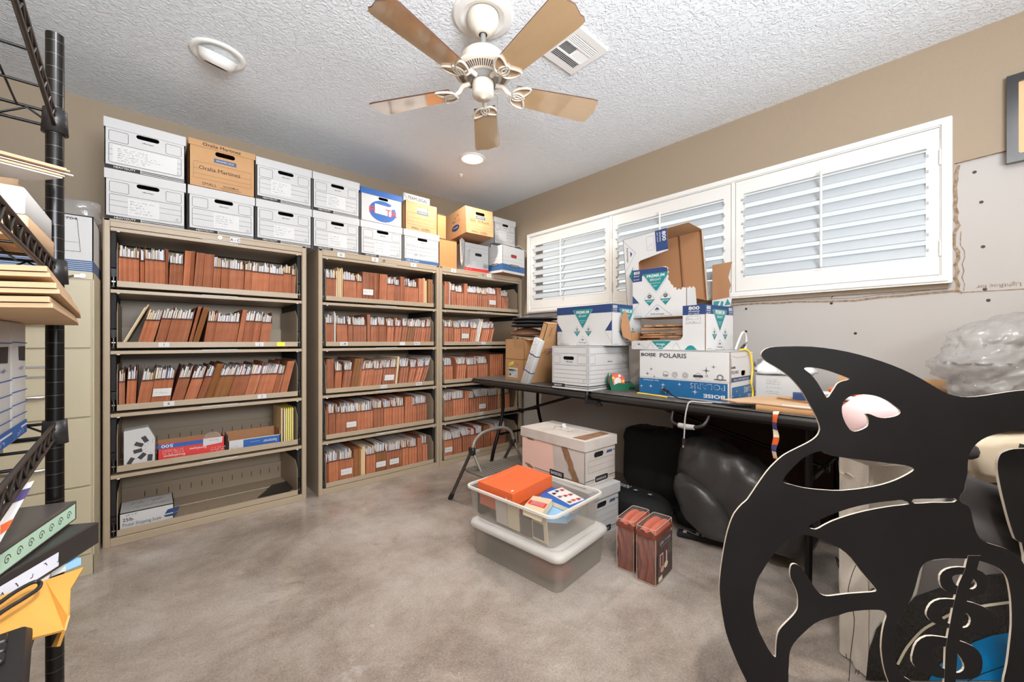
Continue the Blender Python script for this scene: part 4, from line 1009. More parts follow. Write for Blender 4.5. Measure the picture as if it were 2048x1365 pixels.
b = MB(); b.tube([(.0, SM, TZ - .008), (-.006, SM, TZ - .02), (-.004, SM, TZ - .05), (.02, SM, TZ - .06)], .009, 'black_plastic', 8); b.box(.004, .05, SM - .06, SM + .02, TZ - .075, TZ - .05, 'black_plastic'); b.box(.01, .03, SM - .085, SM - .05, TZ - .082, TZ - .066, 'black_plastic'); b.build('fold_latch', t)
b = MB(); b.tube(smooth_loop([(.035, .60, TZ - .05), (.0, .61, TZ - .095), (-.012, .655, TZ - .112), (-.012, .72, TZ - .112), (.0, .765, TZ - .10), (.035, .775, TZ - .05)], 4, False), .008, 'black_plastic', 10)
b.tube([(-.012, .65, TZ - .112), (-.013, .69, TZ - .114), (-.012, .725, TZ - .112)], [.012, .0135, .012], 'grey_tab', 12); b.build('carry_handle', t)
# ------------------------------------------------------------------ boxes on the table
def premium(D, w, h, narrow=False, tops=True):
    nb = h * .20; cx = w * .5 if not narrow else w * .5
    D.rect(0, h - nb, w, h, 'navy')
    tw = min(w * .44, h * .62) * (1.15 if narrow else 1)
    D.fill([(cx - tw / 2, h - nb * .42), (cx, h * .44), (cx + tw / 2, h - nb * .42)], 'teal', .0003); D.line([(cx - tw / 2, h - nb * .42 - .006), (cx, h * .425), (cx + tw / 2, h - nb * .42 - .006)], .003, 'grey_tab')
    D.text('PREMIUM', cx, h - nb * .98, .019 if not narrow else .022, 'card', al='c', w=tw * .66, bold=.02, lift=.0008)
    D.text('BRIGHT', cx, h - nb * 1.42, .014, 'card', al='c', w=tw * .40, lift=.0008); D.text('Ink Jet & Laser', cx, h * .62, .006, 'card', al='c', w=tw * .3, lift=.0008); D.text('Paper', cx, h * .57, .006, 'card', al='c', w=tw * .14, lift=.0008)
    if narrow or tops:
        for x, al in ((w * .03, 'l'), (w * .97, 'r')):
            D.text('800', x, h - nb * .50, .018, 'card', al=al, w=w * .14, bold=.02); D.text('sheets', x, h - nb * .72, .010, 'card', al=al, w=w * .13); D.text('per pack', x, h - nb * .93, .008, 'card', al=al, w=w * .13)
    dx = tw * .26 if not narrow else w * .17
    for k, (s_, s2) in enumerate((('24', 'WEIGHT'), ('97', 'BRIGHT'))):
        x = cx + (-dx if k == 0 else dx) * 1.15; y = h * .36; r1 = h * .13; rx = r1 * .8
        D.line([(x - rx, y), (x, y + r1), (x + rx, y), (x, y - r1)], .0014, 'ink_soft', True); D.fill([(x - rx * .94, y - r1 * .04), (x, y - r1 * .94), (x + rx * .94, y - r1 * .04)], 'teal')
        D.fill([(x - rx * .3, y + r1 * .1), (x - rx * .2, y + r1 * .55), (x + rx * .2, y + r1 * .55), (x + rx * .3, y + r1 * .1)] if k == 0 else oval(x, y + r1 * .33, rx * .3, r1 * .25, 12), 'ink_line', .0002); D.text(s_, x, y + r1 * .16, r1 * .3, 'card', al='c', lift=.0008); D.text(s2, x, y - r1 * .42, r1 * .2, 'card', al='c', w=rx * .9, lift=.0006)
    a = h * .24; D.line([(cx - a * .85, .004), (cx, a), (cx + a * .85, .004)], .0014, 'ink_soft', True)
    D.fill([(cx - .012, h * .135), (cx, h * .17), (cx + .012, h * .135)], 'navy'); D.fill([(cx - .012, h * .13), (cx, h * .105), (cx + .012, h * .13)], 'grey_tab')
    D.text('Advantage', cx, h * .055, .010, 'ink_line', al='c', w=a * .95)
    if not narrow:
        for x, s_ in ((0, 1), (w, -1)):
            D.fill([(x, h * .36), (x + s_ * .05, h * .36), (x, h * .62)], 'navy'); D.line([(x, h * .08), (x + s_ * .05, h * .34)], .0014, 'ink_soft')
    D.scrawl(w * .05, .006, w * .2, .005, 'ink_line', .0009, 2)
t = thing('storage_box', 'white closed archive box on the folding table carrying the blue-banded paper carton', 'box', (1.90, 1.437, TZ), .8)
w, d, h = .447, .28, .265; b = MB(); F = shell(b, w, d, h, 'white_card', None, (d * .47, .19, .085, .022), None, top=True)
for k, Lf in (('left', d), ('front', w)):
    D = Draw(b, F[k]); e = Lf - .012
    D.box(.012, .218, e, .256, .0014, 'ink_line', .004); D.box(.012, .158, .012 + .055, .208, .0014, 'ink_line', .005); D.box(e - .066, .158, e, .208, .0014, 'ink_line', .005)
    D.box(.012, .044, e, .148, .0014, 'ink_line', .005)
    for v in (.119, .094, .068): D.line([(.012, v), (e, v)], .0012, 'ink_line')
    D.text('Office Depot', Lf / 2, .165, .007, 'ink', al='c', bold=.02); D.circ(e - .02, .058, .004, .0012, 'ink_line')
    D.rect(0, .012, Lf, .016, 'ink'); D.rect(0, .022, Lf, .028, 'ink')
    if k == 'left': D.rect(0, .010, .105, .032, 'ink', .0003); D.text('HEAVYDUTY', .018, .015, .011, 'card', w=.065, bold=.02, lift=.0009)
b.build('box_body', t)
t = thing('paper_box', 'white paper carton with navy band and teal triangle on the closed archive box', 'box', (2.044, 1.372, TZ + .267), -2)
w, d, h = .31, .447, .252; b = MB(); F = shell(b, w, d, h, 'white_card', top=True); premium(Draw(b, F['left']), d, h, tops=False); premium(Draw(b, F['front']), w, h, True); b.build('box_body', t)
# long carton with star print
t = thing('paper_box', 'white carton with star print and teal-blue upside-down lettering at its foot', 'box', (2.032, .71, TZ + .0005), -.4)
w, d, h = .308, .476, .244; b = MB(); F = shell(b, w, d, h, 'white_card', (w * .55, .135, .06, .026), None, 'kraft_inside', top=True)
D = Draw(b, F['left']); q = .090
D.rect(0, .004, d - .012, q, 'polaris_blue'); D.line([(0, q + .006), (d, q + .006)], .0012, 'ink_soft'); 
D.text('BOISE', .012, .212, .017, 'ink', w=.088, bold=.03); D.text('POLARIS', .122, .206, .024, 'ink_line', w=.145, bold=.015); D.fill([(.062, .209), (.07, .198), (.078, .209)], 'grey_tab')
def star(D, x, y, r_, m):
    D.fill([(x, y + r_), (x - r_ * .12, y + r_ * .12), (x - r_, y), (x - r_ * .12, y - r_ * .12), (x, y - r_), (x + r_ * .12, y - r_ * .12), (x + r_, y), (x + r_ * .12, y + r_ * .12)], m, .0003)
for x, y, r_ in ((.072, .142, .012), (.05, .116, .014), (.09, .102, .010), (.365, .148, .021), (.40, .168, .013)): star(D, x, y, r_, 'ink_line')
for x, y, r_ in ((.014, .045, .010), (.07, .048, .012), (.14, .060, .014), (.23, .070, .012), (.31, .038, .016), (.155, .022, .008)): star(D, x, y, r_, 'card')
D.text('POLARIS', .452, .082, .027, 'card', rot=180, w=.165, lift=.0007); D.text('POLARIS', .4495, .0805, .024, 'polaris_blue', rot=180, w=.160, lift=.0009)
D.text('BOISE', .452, .032, .018, 'card', rot=180, w=.10, bold=.03, lift=.0007); D.text('Paper with Purpose', .115, .084, .008, 'card', rot=180, w=.09, lift=.0007)
for i, x in enumerate((.155, .205, .26, .325, .43)):
    D.circ(x, .118, .015, .0014, 'ink_line')
    if i == 0: D.text('USA', x, .108, .010, 'ink', al='c', bold=.02)
    elif i == 3: D.rect(x - .024, .112, x + .024, .124, 'ink_line'); D.text('10', x + .036, .116, .012, 'ink_line')
    elif i == 4: D.rect(x - .028, .105, x + .028, .110, 'ink_line'); D.circ(x, .118, .011, .004, 'ink_soft')
    else: D.circ(x, .118, .008, .003, 'ink_soft')
D = Draw(b, F['front']); D.rect(.018, .004, w, .072, 'polaris_blue'); D.rect(.008, .096, w - .02, .118, 'navy'); D.text('MULTIPURPOSE', .04, .101, .010, 'card', w=.2, lift=.0006)
D.text('BOISE', .012, .162, .010, 'ink', w=.05, bold=.03); D.text('POLARIS', .012, .136, .016, 'ink_line', w=.09); D.text('POLARIS', w - .004, .064, .03, 'card', rot=180, w=.13, lift=.0006); D.text('BOISE', w - .01, .024, .014, 'card', rot=180, w=.07, bold=.02, lift=.0006)
for x, y in ((.03, .03), (.08, .05), (.12, .025)): star(D, x, y, .010, 'card')
D.line([(0, .226), (.08, .212), (.20, .218), (w, .23)], .003, 'kraft_pale'); D.line([(.008, .085), (.010, .21)], .003, 'kraft_dark')
b.build('box_body', t)
t = thing('plain_carton', 'plain pale carton hidden behind the star-printed carton', 'box', (2.365, .95, TZ + .0005))
b = MB(); shell(b, .27, .36, .24, 'white_card', top=True); b.build('box_body', t)
# torn open carton with the mega pack strip
t = thing('torn_carton', 'torn-open white paper carton full of cardboard scraps on the star-printed carton', 'box', (2.097, .85, TZ + .2465), -6.3)
w, d, h = .285, .458, .236; b = MB()
F = faces(w, d, h)
lp = [(0, 0), (d, 0), (d, h), (d - .125, h), (d - .125, .075), (d - .135, .058), (d - .15, .052), (.02, .05), (0, .044)]
b.prism([lp], -.004, 0, 'white_card', 'kraft', F=F['left'], back='kraft_inside')
board(b, F['front'], w, h, 'white_card', .004, None, 'kraft_inside'); b.box(.004, w, .004, d, 0, .004, 'kraft_inside')
board(b, F['back'], w, .10, 'kraft', .004, None, 'kraft_inside')
D = Draw(b, F['left']); D.rect(d - .125, h - .050, d, h, 'navy'); D.text('800', d - .062, h - .024, .018, 'card', al='c', w=.06, bold=.02); D.text('sheets', d - .062, h - .036, .010, 'card', al='c', w=.06); D.text('per pack', d - .062, h - .047, .008, 'card', al='c', w=.06)
D.box(d - .105, .140, d - .028, .178, .0012, 'ink_soft', .003); D.scrawl(d - .085, .158, .05, .008, 'ink_soft', .001, 3); D.scrawl(d - .095, .145, .06, .006, 'ink_soft', .001, 4); D.circ(d - .095, .166, .006, .0015, 'ink_soft')
D.fill([(.14, .049), (.19, .004), (.21, .004), (.265, .049)], 'teal'); D.text('mega', .20, .026, .013, 'card', al='c', w=.055, bold=.01, lift=.0007); D.text('pack', .20, .010, .010, 'card', al='c', w=.04, lift=.0007)
D.line([(.01, .004), (.05, .046), (.10, .004)], .0012, 'ink_soft'); D.fill([(.045, .026), (.055, .036), (.065, .026)], 'ink_line'); D.line([(.11, .004), (.135, .04), (.16, .004)], .0012, 'ink_soft'); D.line([(.27, .004), (.295, .04), (.32, .004)], .0012, 'ink_soft'); D.fill(oval(d - .09, .010, .035, .024), 'teal') if False else D.fill([(d - .115, .002), (d - .095, .022), (d - .08, .026), (d - .065, .022), (d - .045, .002)], 'teal')
premium(Draw(b, F['front']), w, h, True)
b.build('box_body', t)
b = MB(); b.prism([[(0, .05), (.05, .075), (.062, .13), (.055, .20), (.04, .235), (.02, .20), (0, .10)]], -.004, 0, 'kraft_dark', 'kraft', F=frame((-.002, d, 0), (-.75, .5, 0), (0, 0, 1))); b.build('torn_flap', t)
r = random.Random(6)
for i in range(9):
    s_ = thing('cardboard_scrap', ('brown' if i % 2 else 'white-faced') + f' torn cardboard piece, {ORD[i + 1]} from the bottom in the torn-open carton', 'cardboard', (2.128 + .005 * i, .93 + r.uniform(-.01, .01), TZ + .2525 + i * .0155), 0, 'cardboard pieces in the torn-open carton', (rad(r.uniform(-1.2, .6)), rad(r.uniform(-2, 2)), rad(-6 + r.uniform(-5, 5))))
    b = MB(); n = 9; pts = [(0, .02), (.17, 0)] + [(.17 + r.uniform(-.02, .01), .33)] + [(.17 - .17 * k / n, .33 + r.uniform(-.02, .03)) for k in range(1, n)] + [(r.uniform(-.02, .01), .36 - .34 * k / n) for k in range(1, n)]
    b.prism([pts], 0, .010 if i % 3 else .006, 'kraft_pale' if i % 2 else 'white_card', 'kraft_dark'); b.build('board', s_)
# second torn carton: jagged front
t = thing('torn_carton', 'white paper carton with jagged torn top edge nested in the carton of scraps', 'box', (2.258, 1.019, TZ + .4395), -.6)
d, h = .345, .300; b = MB(); F = faces(.296, d, h)
r = random.Random(8)
jag = [(.236, .285), (.228, .275), (.238, .262), (.230, .25), (.236, .235), (.232, .218), (.245, .205), (.25, .19), (.262, .182), (.268, .165), (.282, .168), (.285, .150), (.30, .158), (.312, .15), (.322, .165), (.335, .158), (.345, .162)]
b.prism([[(0, 0), (d, 0)] + jag[::-1] + [(.22, .298), (0, h)]], -.004, 0, 'white_card', 'kraft_pale', F=F['left'], back='kraft_inside')
b.prism([[(0, 0), (.16, 0), (.13, .06), (.11, .165), (.085, .175), (.06, .16), (.04, .17), (.02, .158), (0, .162)]], -.004, 0, 'white_card', 'kraft_pale', F=F['front'], back='kraft_inside')
b.box(.004, .29, .004, d - .004, 0, .004, 'kraft_inside')
D = Draw(b, F['left']); D.fill([(0, .255), (.232, .262), (.228, .29), (.20, .297), (0, h)], 'navy'); D.rect(0, .225, .065, .26, 'navy')
D.text('800', .008, .272, .018, 'card', w=.042, bold=.02); D.text('sheets', .008, .256, .012, 'card', w=.038); D.text('per pack', .008, .236, .009, 'card', w=.038)
D.fill([(.07, .268), (.155, .160), (.165, .160), (.232, .25), (.230, .266)], 'teal', .0003); D.line([(.07, .262), (.155, .152), (.167, .152), (.228, .235)], .003, 'grey_tab')
D.text('PREMIUM', .155, .242, .018, 'card', al='c', w=.115, bold=.02, lift=.0009); D.text('BRIGHT', .155, .22, .014, 'card', al='c', w=.07, lift=.0009); D.text('Ink Jet & Laser', .155, .203, .007, 'card', al='c', w=.065, lift=.0009); D.text('Paper', .155, .186, .008, 'card', al='c', w=.025, lift=.0009)
for x, s_, s2 in ((.115, '24', 'WEIGHT'), (.218, '97', 'BRIGHT')):
    D.line([(x - .036, .11), (x, .15), (x + .036, .11), (x, .07)], .0015, 'ink_soft', True); D.fill([(x - .034, .108), (x, .071), (x + .034, .108)], 'teal'); D.fill(oval(x, .126, .013, .012, 12), 'ink_line'); D.text(s_, x, .121, .011, 'card', al='c', lift=.0009); D.text(s2, x, .093, .009, 'card', al='c', w=.04, lift=.0008)
D.line([(.085, .006), (.158, .072), (.172, .072), (.26, .006)], .0016, 'ink_soft', True); D.fill([(.148, .044), (.165, .06), (.182, .044)], 'navy'); D.fill([(.148, .042), (.165, .03), (.182, .042)], 'grey_tab'); D.text('Advantage', .165, .014, .012, 'ink_line', al='c', w=.09)
D.fill([(0, .09), (.046, .09), (0, .14)], 'navy'); D.line([(0, .04), (.046, .088)], .0015, 'ink_soft'); D.scrawl(.01, .004, .06, .006, 'ink_line', .001, 2)
b.build('box_body', t)
b = MB(); b.M = Matrix.Translation((.372, .010, 0)) @ Matrix.Rotation(rad(-74), 4, 'Z') @ Matrix.Scale(.85, 4, (1, 0, 0))
b.prism([[(0, .06), (.115, .08), (.11, .17), (.122, .20), (.105, .25), (.118, .30), (.13, .345), (.0, .335)]], -.004, 0, 'kraft_dark', 'kraft_dark', F=frame((0, 0, 0), (1, 0, 0), (0, 0, 1)))
b.prism([[(0, .055), (.12, .072), (.13, .128), (.0, .11)]], 0, .003, 'white_card', 'kraft', F=frame((0, 0, 0), (1, 0, 0), (0, 0, 1)))
D = Draw(b, frame((0, -.003, 0), (1, 0, 0), (0, 0, 1))); D.fill([(.004, .07), (.035, .075), (.05, .105), (.01, .105)], 'teal'); D.fill([(.05, .072), (.07, .075), (.075, .1), (.06, .105)], 'teal'); D.fill([(.08, .076), (.12, .08), (.10, .118)], 'teal'); b.build('torn_flap', t)
# third: standing on end with its face cut away
t = thing('torn_carton', 'tall white carton standing on end, face cut away to show brown inside', 'box', (2.378, 1.03, TZ + .552), 4, None, (rad(-4.2), 0, rad(3)))
w, d, h = .24, .433, .455; b = MB(); F = faces(w, d, h)
lp = [(0, 0), (.10, 0), (.10, .27)] + [(.10 + .02 * (1 - math.cos(k * .39)), .27 + .02 * math.sin(k * .39)) for k in range(1, 5)] + [(.30, .315), (.302, h), (0, h)]
b.prism([lp], -.004, 0, 'white_card', 'kraft', F=F['left'], back='kraft_inside')
board(b, F['back'], w, h, 'white_card', .004, None, 'kraft_inside'); board(b, F['right'], d, h, 'white_card', .004, None, 'kraft_inside')
b.box(0, w, 0, d, h - .004, h, 'kraft_pale'); b.box(.02, w, .004, d, 0, .004, 'kraft_inside'); b.box(w - .020, w - .004, .14, .145, .004, h - .004, 'kraft_dark')
b.prism([[(0, 0), (w * .12, 0), (w * .08, h), (0, h)]], -.004, 0, 'white_card', 'kraft', F=Matrix.Translation((w * .9, 0, 0)) @ F['front'], back='kraft_inside')
D = Draw(b, F['left']); D.rect(.225, .322, .302, h - .001, 'navy'); D.text('800', .270, .44, .024, 'card', rot=-90, w=.06, bold=.02); D.text('sheets', .252, .44, .012, 'card', rot=-90, w=.06); D.text('per pack', .236, .44, .009, 'card', rot=-90, w=.06)
D.box(.165, .342, .215, .430, .0012, 'ink_soft', .004); D.scrawl(.175, .36, .03, .05, 'ink_soft', .001, 2)
D.line([(.004, .23), (.085, .345), (.004, .445)], .0016, 'ink_soft'); D.fill([(.048, .325), (.062, .345), (.048, .365)], 'navy'); D.text('Advantage', .022, .395, .014, 'ink_line', rot=-90, w=.10)
D.line([(.03, .20), (.06, .255), (.093, .20), (.06, .145)], .0015, 'ink_soft', True); D.fill([(.032, .20), (.058, .25), (.06, .15)], 'teal'); D.fill([(.05, .06), (.099, .06), (.099, .14)], 'teal')
b.build('box_body', t)
# small things at the cabinet end of the table
t = thing('shipping_carton', 'small brown carton with address label and yellow sticker on the table corner', 'box', (2.028, 2.117, TZ), -9.5)
w, d, h = .198, .255, .158; b = MB(); F = shell(b, w, d, h, 'kraft', top=True); D = Draw(b, F['left'])
D.rect(.05, .018, .178, .092, 'card'); D.rect(.055, .066, .16, .080, 'ink_line'); D.rect(.06, .03, .085, .046, 'ink_line'); D.rect(.15, .026, .16, .04, 'ink_line')
for i in range(3): D.line([(.055, .06 - i * .004), (.12, .06 - i * .004)], .0012, 'ink_soft', lift=.0004)
D.fill([(.055, .102), (.118, .118), (.122, .142), (.058, .126)], 'yellow_note'); D.scrawl(.066, .116, .045, .012, 'ink_line', .0018, 3); D.scrawl(.142, .118, .045, .012, 'ink', .0024, 5); b.build('box_body', t)
t = thing('open_carton', 'brown open-flapped carton on the small labelled carton', 'box', (2.03, 2.112, TZ + .159), -9.5)
b = MB(); F = shell(b, .19, .26, .15, 'kraft', inside='kraft_inside'); b.build('box_body', t)
b = MB(); b.M = Matrix.Translation((0, 0, .15)) @ Matrix.Rotation(rad(8), 4, 'X'); b.box(0, .19, -.06, .0, 0, .004, 'kraft_pale'); b.box(0, .19, .03, .15, .002, .006, 'kraft_pale'); b.build('flap', t)
t = thing('hat', 'brown round felt hat under the black hats on the open carton', 'hat', (2.165, 2.215, TZ + .159 + .180))
b = MB(); b.lathe([(.001, .002), (.12, 0), (.135, .006), (.13, .018), (.105, .034), (.07, .05), (.03, .058), (.001, .06)], 'hat_brown', 32); b.build('crown', t)
for i in range(3):
    t = thing('hat', f'black round flat hat, {("lowest", "middle", "top")[i]} of three on the brown felt hat', 'hat', (2.185 + i * .008, 2.17, TZ + .159 + .242 + i * .0255), 0, 'black hats on the table', (0, 0, i))
    b = MB(); b.lathe([(.001, 0), (.14, 0), (.168, .004), (.176, .010), (.17, .016), (.13, .020), (.08, .0235), (.001, .0235)], 'hat_black', 36); b.build('brim', t)
t = thing('flat_carton', 'flat brown carton with upside-down purple courier lettering leaning on the archive box', 'box', (1.965, 1.985, TZ + .001), 0, None, (rad(22.5), 0, 0))
w, th, h = .30, .045, .44; b = MB(); F = shell(b, w, th, h, 'kraft', top=True); D = Draw(b, F['front'])
for i in range(3): D.box(.028 + i * .068, .345, .075 + i * .068, .42, .003, 'kraft_dark', .002); D.rect(.040 + i * .068, .352, .062 + i * .068, .415, 'kraft_dark')
D.text('Fed', .18, .262, .05, 'purple', rot=180, w=.085, bold=.02); D.text('Ex', .09, .262, .05, 'kraft_dark', rot=180, w=.055, bold=.02)
b.build('box_body', t)
t = thing('foam_pack', 'bundle of white foam strips with dark bands against the flat brown carton', 'packing', (1.925, 2.045, TZ + .006), 0, None, (rad(24), 0, 0))
b = MB()
for i in range(3): b.rbox(0, .036, -.07 + i * .024, -.048 + i * .024, 0, .345, 'white_card', .003)
for z in (.10, .225): b.box(-.001, .037, -.071, .001, z, z + .006, 'navy')
D = Draw(b, frame((0, .0, 0), (0, -1, 0), (0, 0, 1))); [D.scrawl(.012 + .018 * (k % 2), .12 + k * .012, .014, .009, 'ink_soft', .0012, k) for k in range(17)]; b.build('foam_strip', t)['kind'] = 'stuff'
t = thing('slatted_board', 'white slatted panel lying behind the black hats', 'panel', (2.40, 1.90, TZ + .001)); b = MB()
b.box(0, .05, 0, .5, 0, .45, 'white_card'); b.build('board', t)
# tape dispenser and little things
t = thing('tape_dispenser', 'green hand tape dispenser with a red floral roll beside the closed archive box', 'tape dispenser', (2.075, 1.345, TZ), -36)
b = MB()
for y, m in ((0, 'green_plastic'), (.05, 'green_plastic')): b.prism([[(-.045, .0), (.06, .0), (.07, .03), (.035, .04), (.0, .045), (-.028, .032), (-.040, .06), (-.046, .105), (-.062, .06)]], -.002, .002, m, F=frame((0, y, 0), (1, 0, 0), (0, 0, 1)))
b.build('side_plate', t)
b = MB(); b.tube([(-.005, .004, .055), (-.005, .046, .055)], .045, 'floral_red', 26); b.tube([(-.005, .003, .055), (-.005, .047, .055)], .022, 'paper2', 20); 
for k in range(5): b.tube([(-.005 + .033 * math.cos(k * 1.26), .003, .055 + .033 * math.sin(k * 1.26)), (-.005 + .033 * math.cos(k * 1.26), .0015, .055 + .033 * math.sin(k * 1.26))], .008, 'cream' if k % 2 else 'paper_yellow', 10)
b.build('tape_roll', t)
b = MB(); b.tube([(.04, .025, .026), (.10, .025, .022), (.16, .025, .022)], [.014, .018, .019], 'green_plastic', 14); b.build('handle', t)
t = thing('clear_wrap', 'crumpled clear plastic wrap behind the green tape dispenser', 'plastic', (2.235, 1.29, TZ)); b = MB(); b.blob((0, 0, .03), (.07, .045, .045), 'film', 22, 12, .8, .7, 22, 5, .001); b.build('wrap_body', t)
# cables
def cable(name, label, pts, r_, m, plug=None):
    P = [Vector(p) for p in pts]; t = thing(name, label, 'cable', P[0]); b = MB(); b.tube(smooth_loop([p - P[0] for p in P], 5, False), r_, m, 8); b.build('wire', t)
    if plug:
        d_ = (P[0] - P[1]).normalized(); b = MB(); b.tube([Vector((0, 0, 0)), d_ * .032], .008, plug, 10); b.tube([d_ * .032, d_ * .045], .0055, 'chrome', 8); b.build('plug', t)
    return t
ZP = TZ + .2455
cable('white_cable', 'thick white cord looped on top of the star-printed carton', [(2.20, .745, ZP + .006), (2.23, .74, ZP + .05), (2.26, .735, ZP + .088), (2.30, .735, ZP + .092), (2.325, .735, ZP + .06), (2.325, .74, ZP + .006)], .0055, 'card')
cable('yellow_cable', 'yellow cord running down the end of the star-printed carton', [(2.20, .725, ZP + .006), (2.24, .705, ZP + .004), (2.27, .696, ZP - .03), (2.285, .694, ZP - .10), (2.27, .694, ZP - .16), (2.29, .694, ZP - .21), (2.275, .69, TZ + .004)], .0045, 'yellow')
cable('yellow_cable', 'yellow cord end on the table at the foot of the star-printed carton', [(2.022, 1.19, TZ + .004), (2.015, 1.12, TZ + .004), (2.00, 1.06, TZ + .004), (1.985, 1.0, TZ + .004)], .004, 'yellow')
cable('usb_cable', 'black cable with a bright connector in front of the teal-blue lettering', [(2.0, 1.0, TZ + .03), (1.985, .95, TZ + .008), (1.975, .90, TZ + .004), (1.965, .82, TZ + .004), (1.95, .70, TZ + .004), (1.95, .60, TZ + .004)], .0035, 'black_plastic', 'black_plastic')
cable('usb_cable', 'grey cable hanging over the table edge with a plug at its end', [(1.872, .858, TZ - .165), (1.870, .855, TZ - .13), (1.870, .853, TZ - .08), (1.876, .848, TZ - .03), (1.895, .84, TZ + .007), (1.93, .80, TZ + .005), (1.98, .73, TZ + .005)], .0035, 'grey_tab', 'black_plastic')
t = thing('grey_plug', 'dark metal adapter on top of the star-printed carton', 'adapter', (2.225, .728, ZP)); b = MB(); b.tube([(0, 0, .008), (.03, -.008, .03)], .007, 'gunmetal', 10); b.tube([(.03, -.008, .03), (.045, -.012, .041)], .005, 'chrome', 8); b.build('plug_body', t)
# near the orca
t = thing('white_carton', 'white carton with small printed lines beside the star-printed carton', 'box', (2.353, .50, TZ), 1.3)
w, d, h = .25, .20, .12; b = MB(); F = shell(b, w, d, h, 'white_card', top=True); D = Draw(b, F['left'])
for i, (v, l) in enumerate(((.095, .05), (.085, .06), (.075, .06), (.055, .07), (.035, .06), (.025, .06))): D.scrawl(.05, v, l, .004, 'ink_soft', .0008, i)
b.build('box_body', t)
t = thing('bubble_bag', 'white crinkled plastic bag on the white carton with printed lines', 'bag', (2.45, .60, TZ + .1215)); b = MB(); b.blob((0, 0, .045), (.10, .13, .05), 'bag_white', 26, 14, .7, .45, 13, 2, .001); b.build('bag_body', t)
t = thing('flat_carton', 'flat brown carton lying along the table edge next to the black orca cutout', 'box', (1.915, .20, TZ + .0005), 0)
b = MB(); b.rbox(0, .30, 0, .37, 0, .022, 'kraft', .003); b.build('box_body', t)
t = thing('cardboard_sheet', 'wide brown cardboard sheet with a white sticker on the flat carton', 'cardboard', (1.93, .22, TZ + .0235), 3)
b = MB(); r = random.Random(5); b.prism([[(0, 0), (.36, -.01), (.37, .30), (.30, .40), (.10, .46), (.04, .50), (-.01, .42), (.02, .36), (-.005, .2)]], 0, .005, 'kraft_pale', 'kraft_dark'); b.build('sheet', t)
b = MB(); Draw(b, frame((0, 0, .005), (0, -1, 0), (1, 0, 0)), .0006).rect(-.26, .01, -.16, .05, 'card'); b.build('sticker', t)
t = thing('pencil_clip', 'dark brass strip lying on the wide cardboard sheet', 'strip', (2.07, .42, TZ + .029), 62); b = MB(); b.tube([(0, 0, .004), (.14, 0, .004)], .004, 'olive_rust', 8); b.box(0, .14, -.004, .012, 0, .003, 'kraft'); b.build('strip_body', t)
t = thing('cardboard_tube', 'brown cardboard roll near the wall behind the orca fin', 'tube', (2.48, .12, TZ + .06)); b = MB(); b.box(-.05, .12, -.02, .22, -.059, .0, 'kraft'); b.tube([(.04, -.10, .035), (.04, .26, .035)], .034, 'kraft', 18); b.build('roll', t)
t = thing('paper_sheaf', 'loose white papers and blue wrapper beside the brown cardboard roll', 'papers', (2.22, .30, TZ + .029), 12)
b = MB()
for i in range(6): b.box(0, .12, -.06 + i * .006, .12 + i * .004, i * .006, i * .006 + .003, 'paper' if i % 2 else 'paper2')
b.box(-.03, .03, .14, .20, 0, .03, 'navy'); b.build('sheet', t)['kind'] = 'stuff'
t = thing('lanyard', 'violet and cream ribbon hanging down from the table edge', 'ribbon', (1.899, .49, TZ + .002))
b = MB(); pts = [(.02, 0, .001), (-.002, 0, 0), (-.006, .004, -.05), (-.004, -.002, -.10), (-.008, .006, -.15), (-.004, 0, -.19)]
sm = smooth_loop(pts, 5, False)
for i in range(len(sm) - 1):
    p, q = Vector(sm[i]), Vector(sm[i + 1]); tw = .007 * math.sin(i * .5) 
    b.add([p + Vector((tw, -.009, 0)), q + Vector((tw, -.009, 0)), q + Vector((-tw, .009, 0)), p + Vector((-tw, .009, 0))], [(0, 1, 2, 3)], ('lanyard_violet', 'cream', 'orange')[(i // 3) % 3])
b.build('ribbon', t, solid=.001)
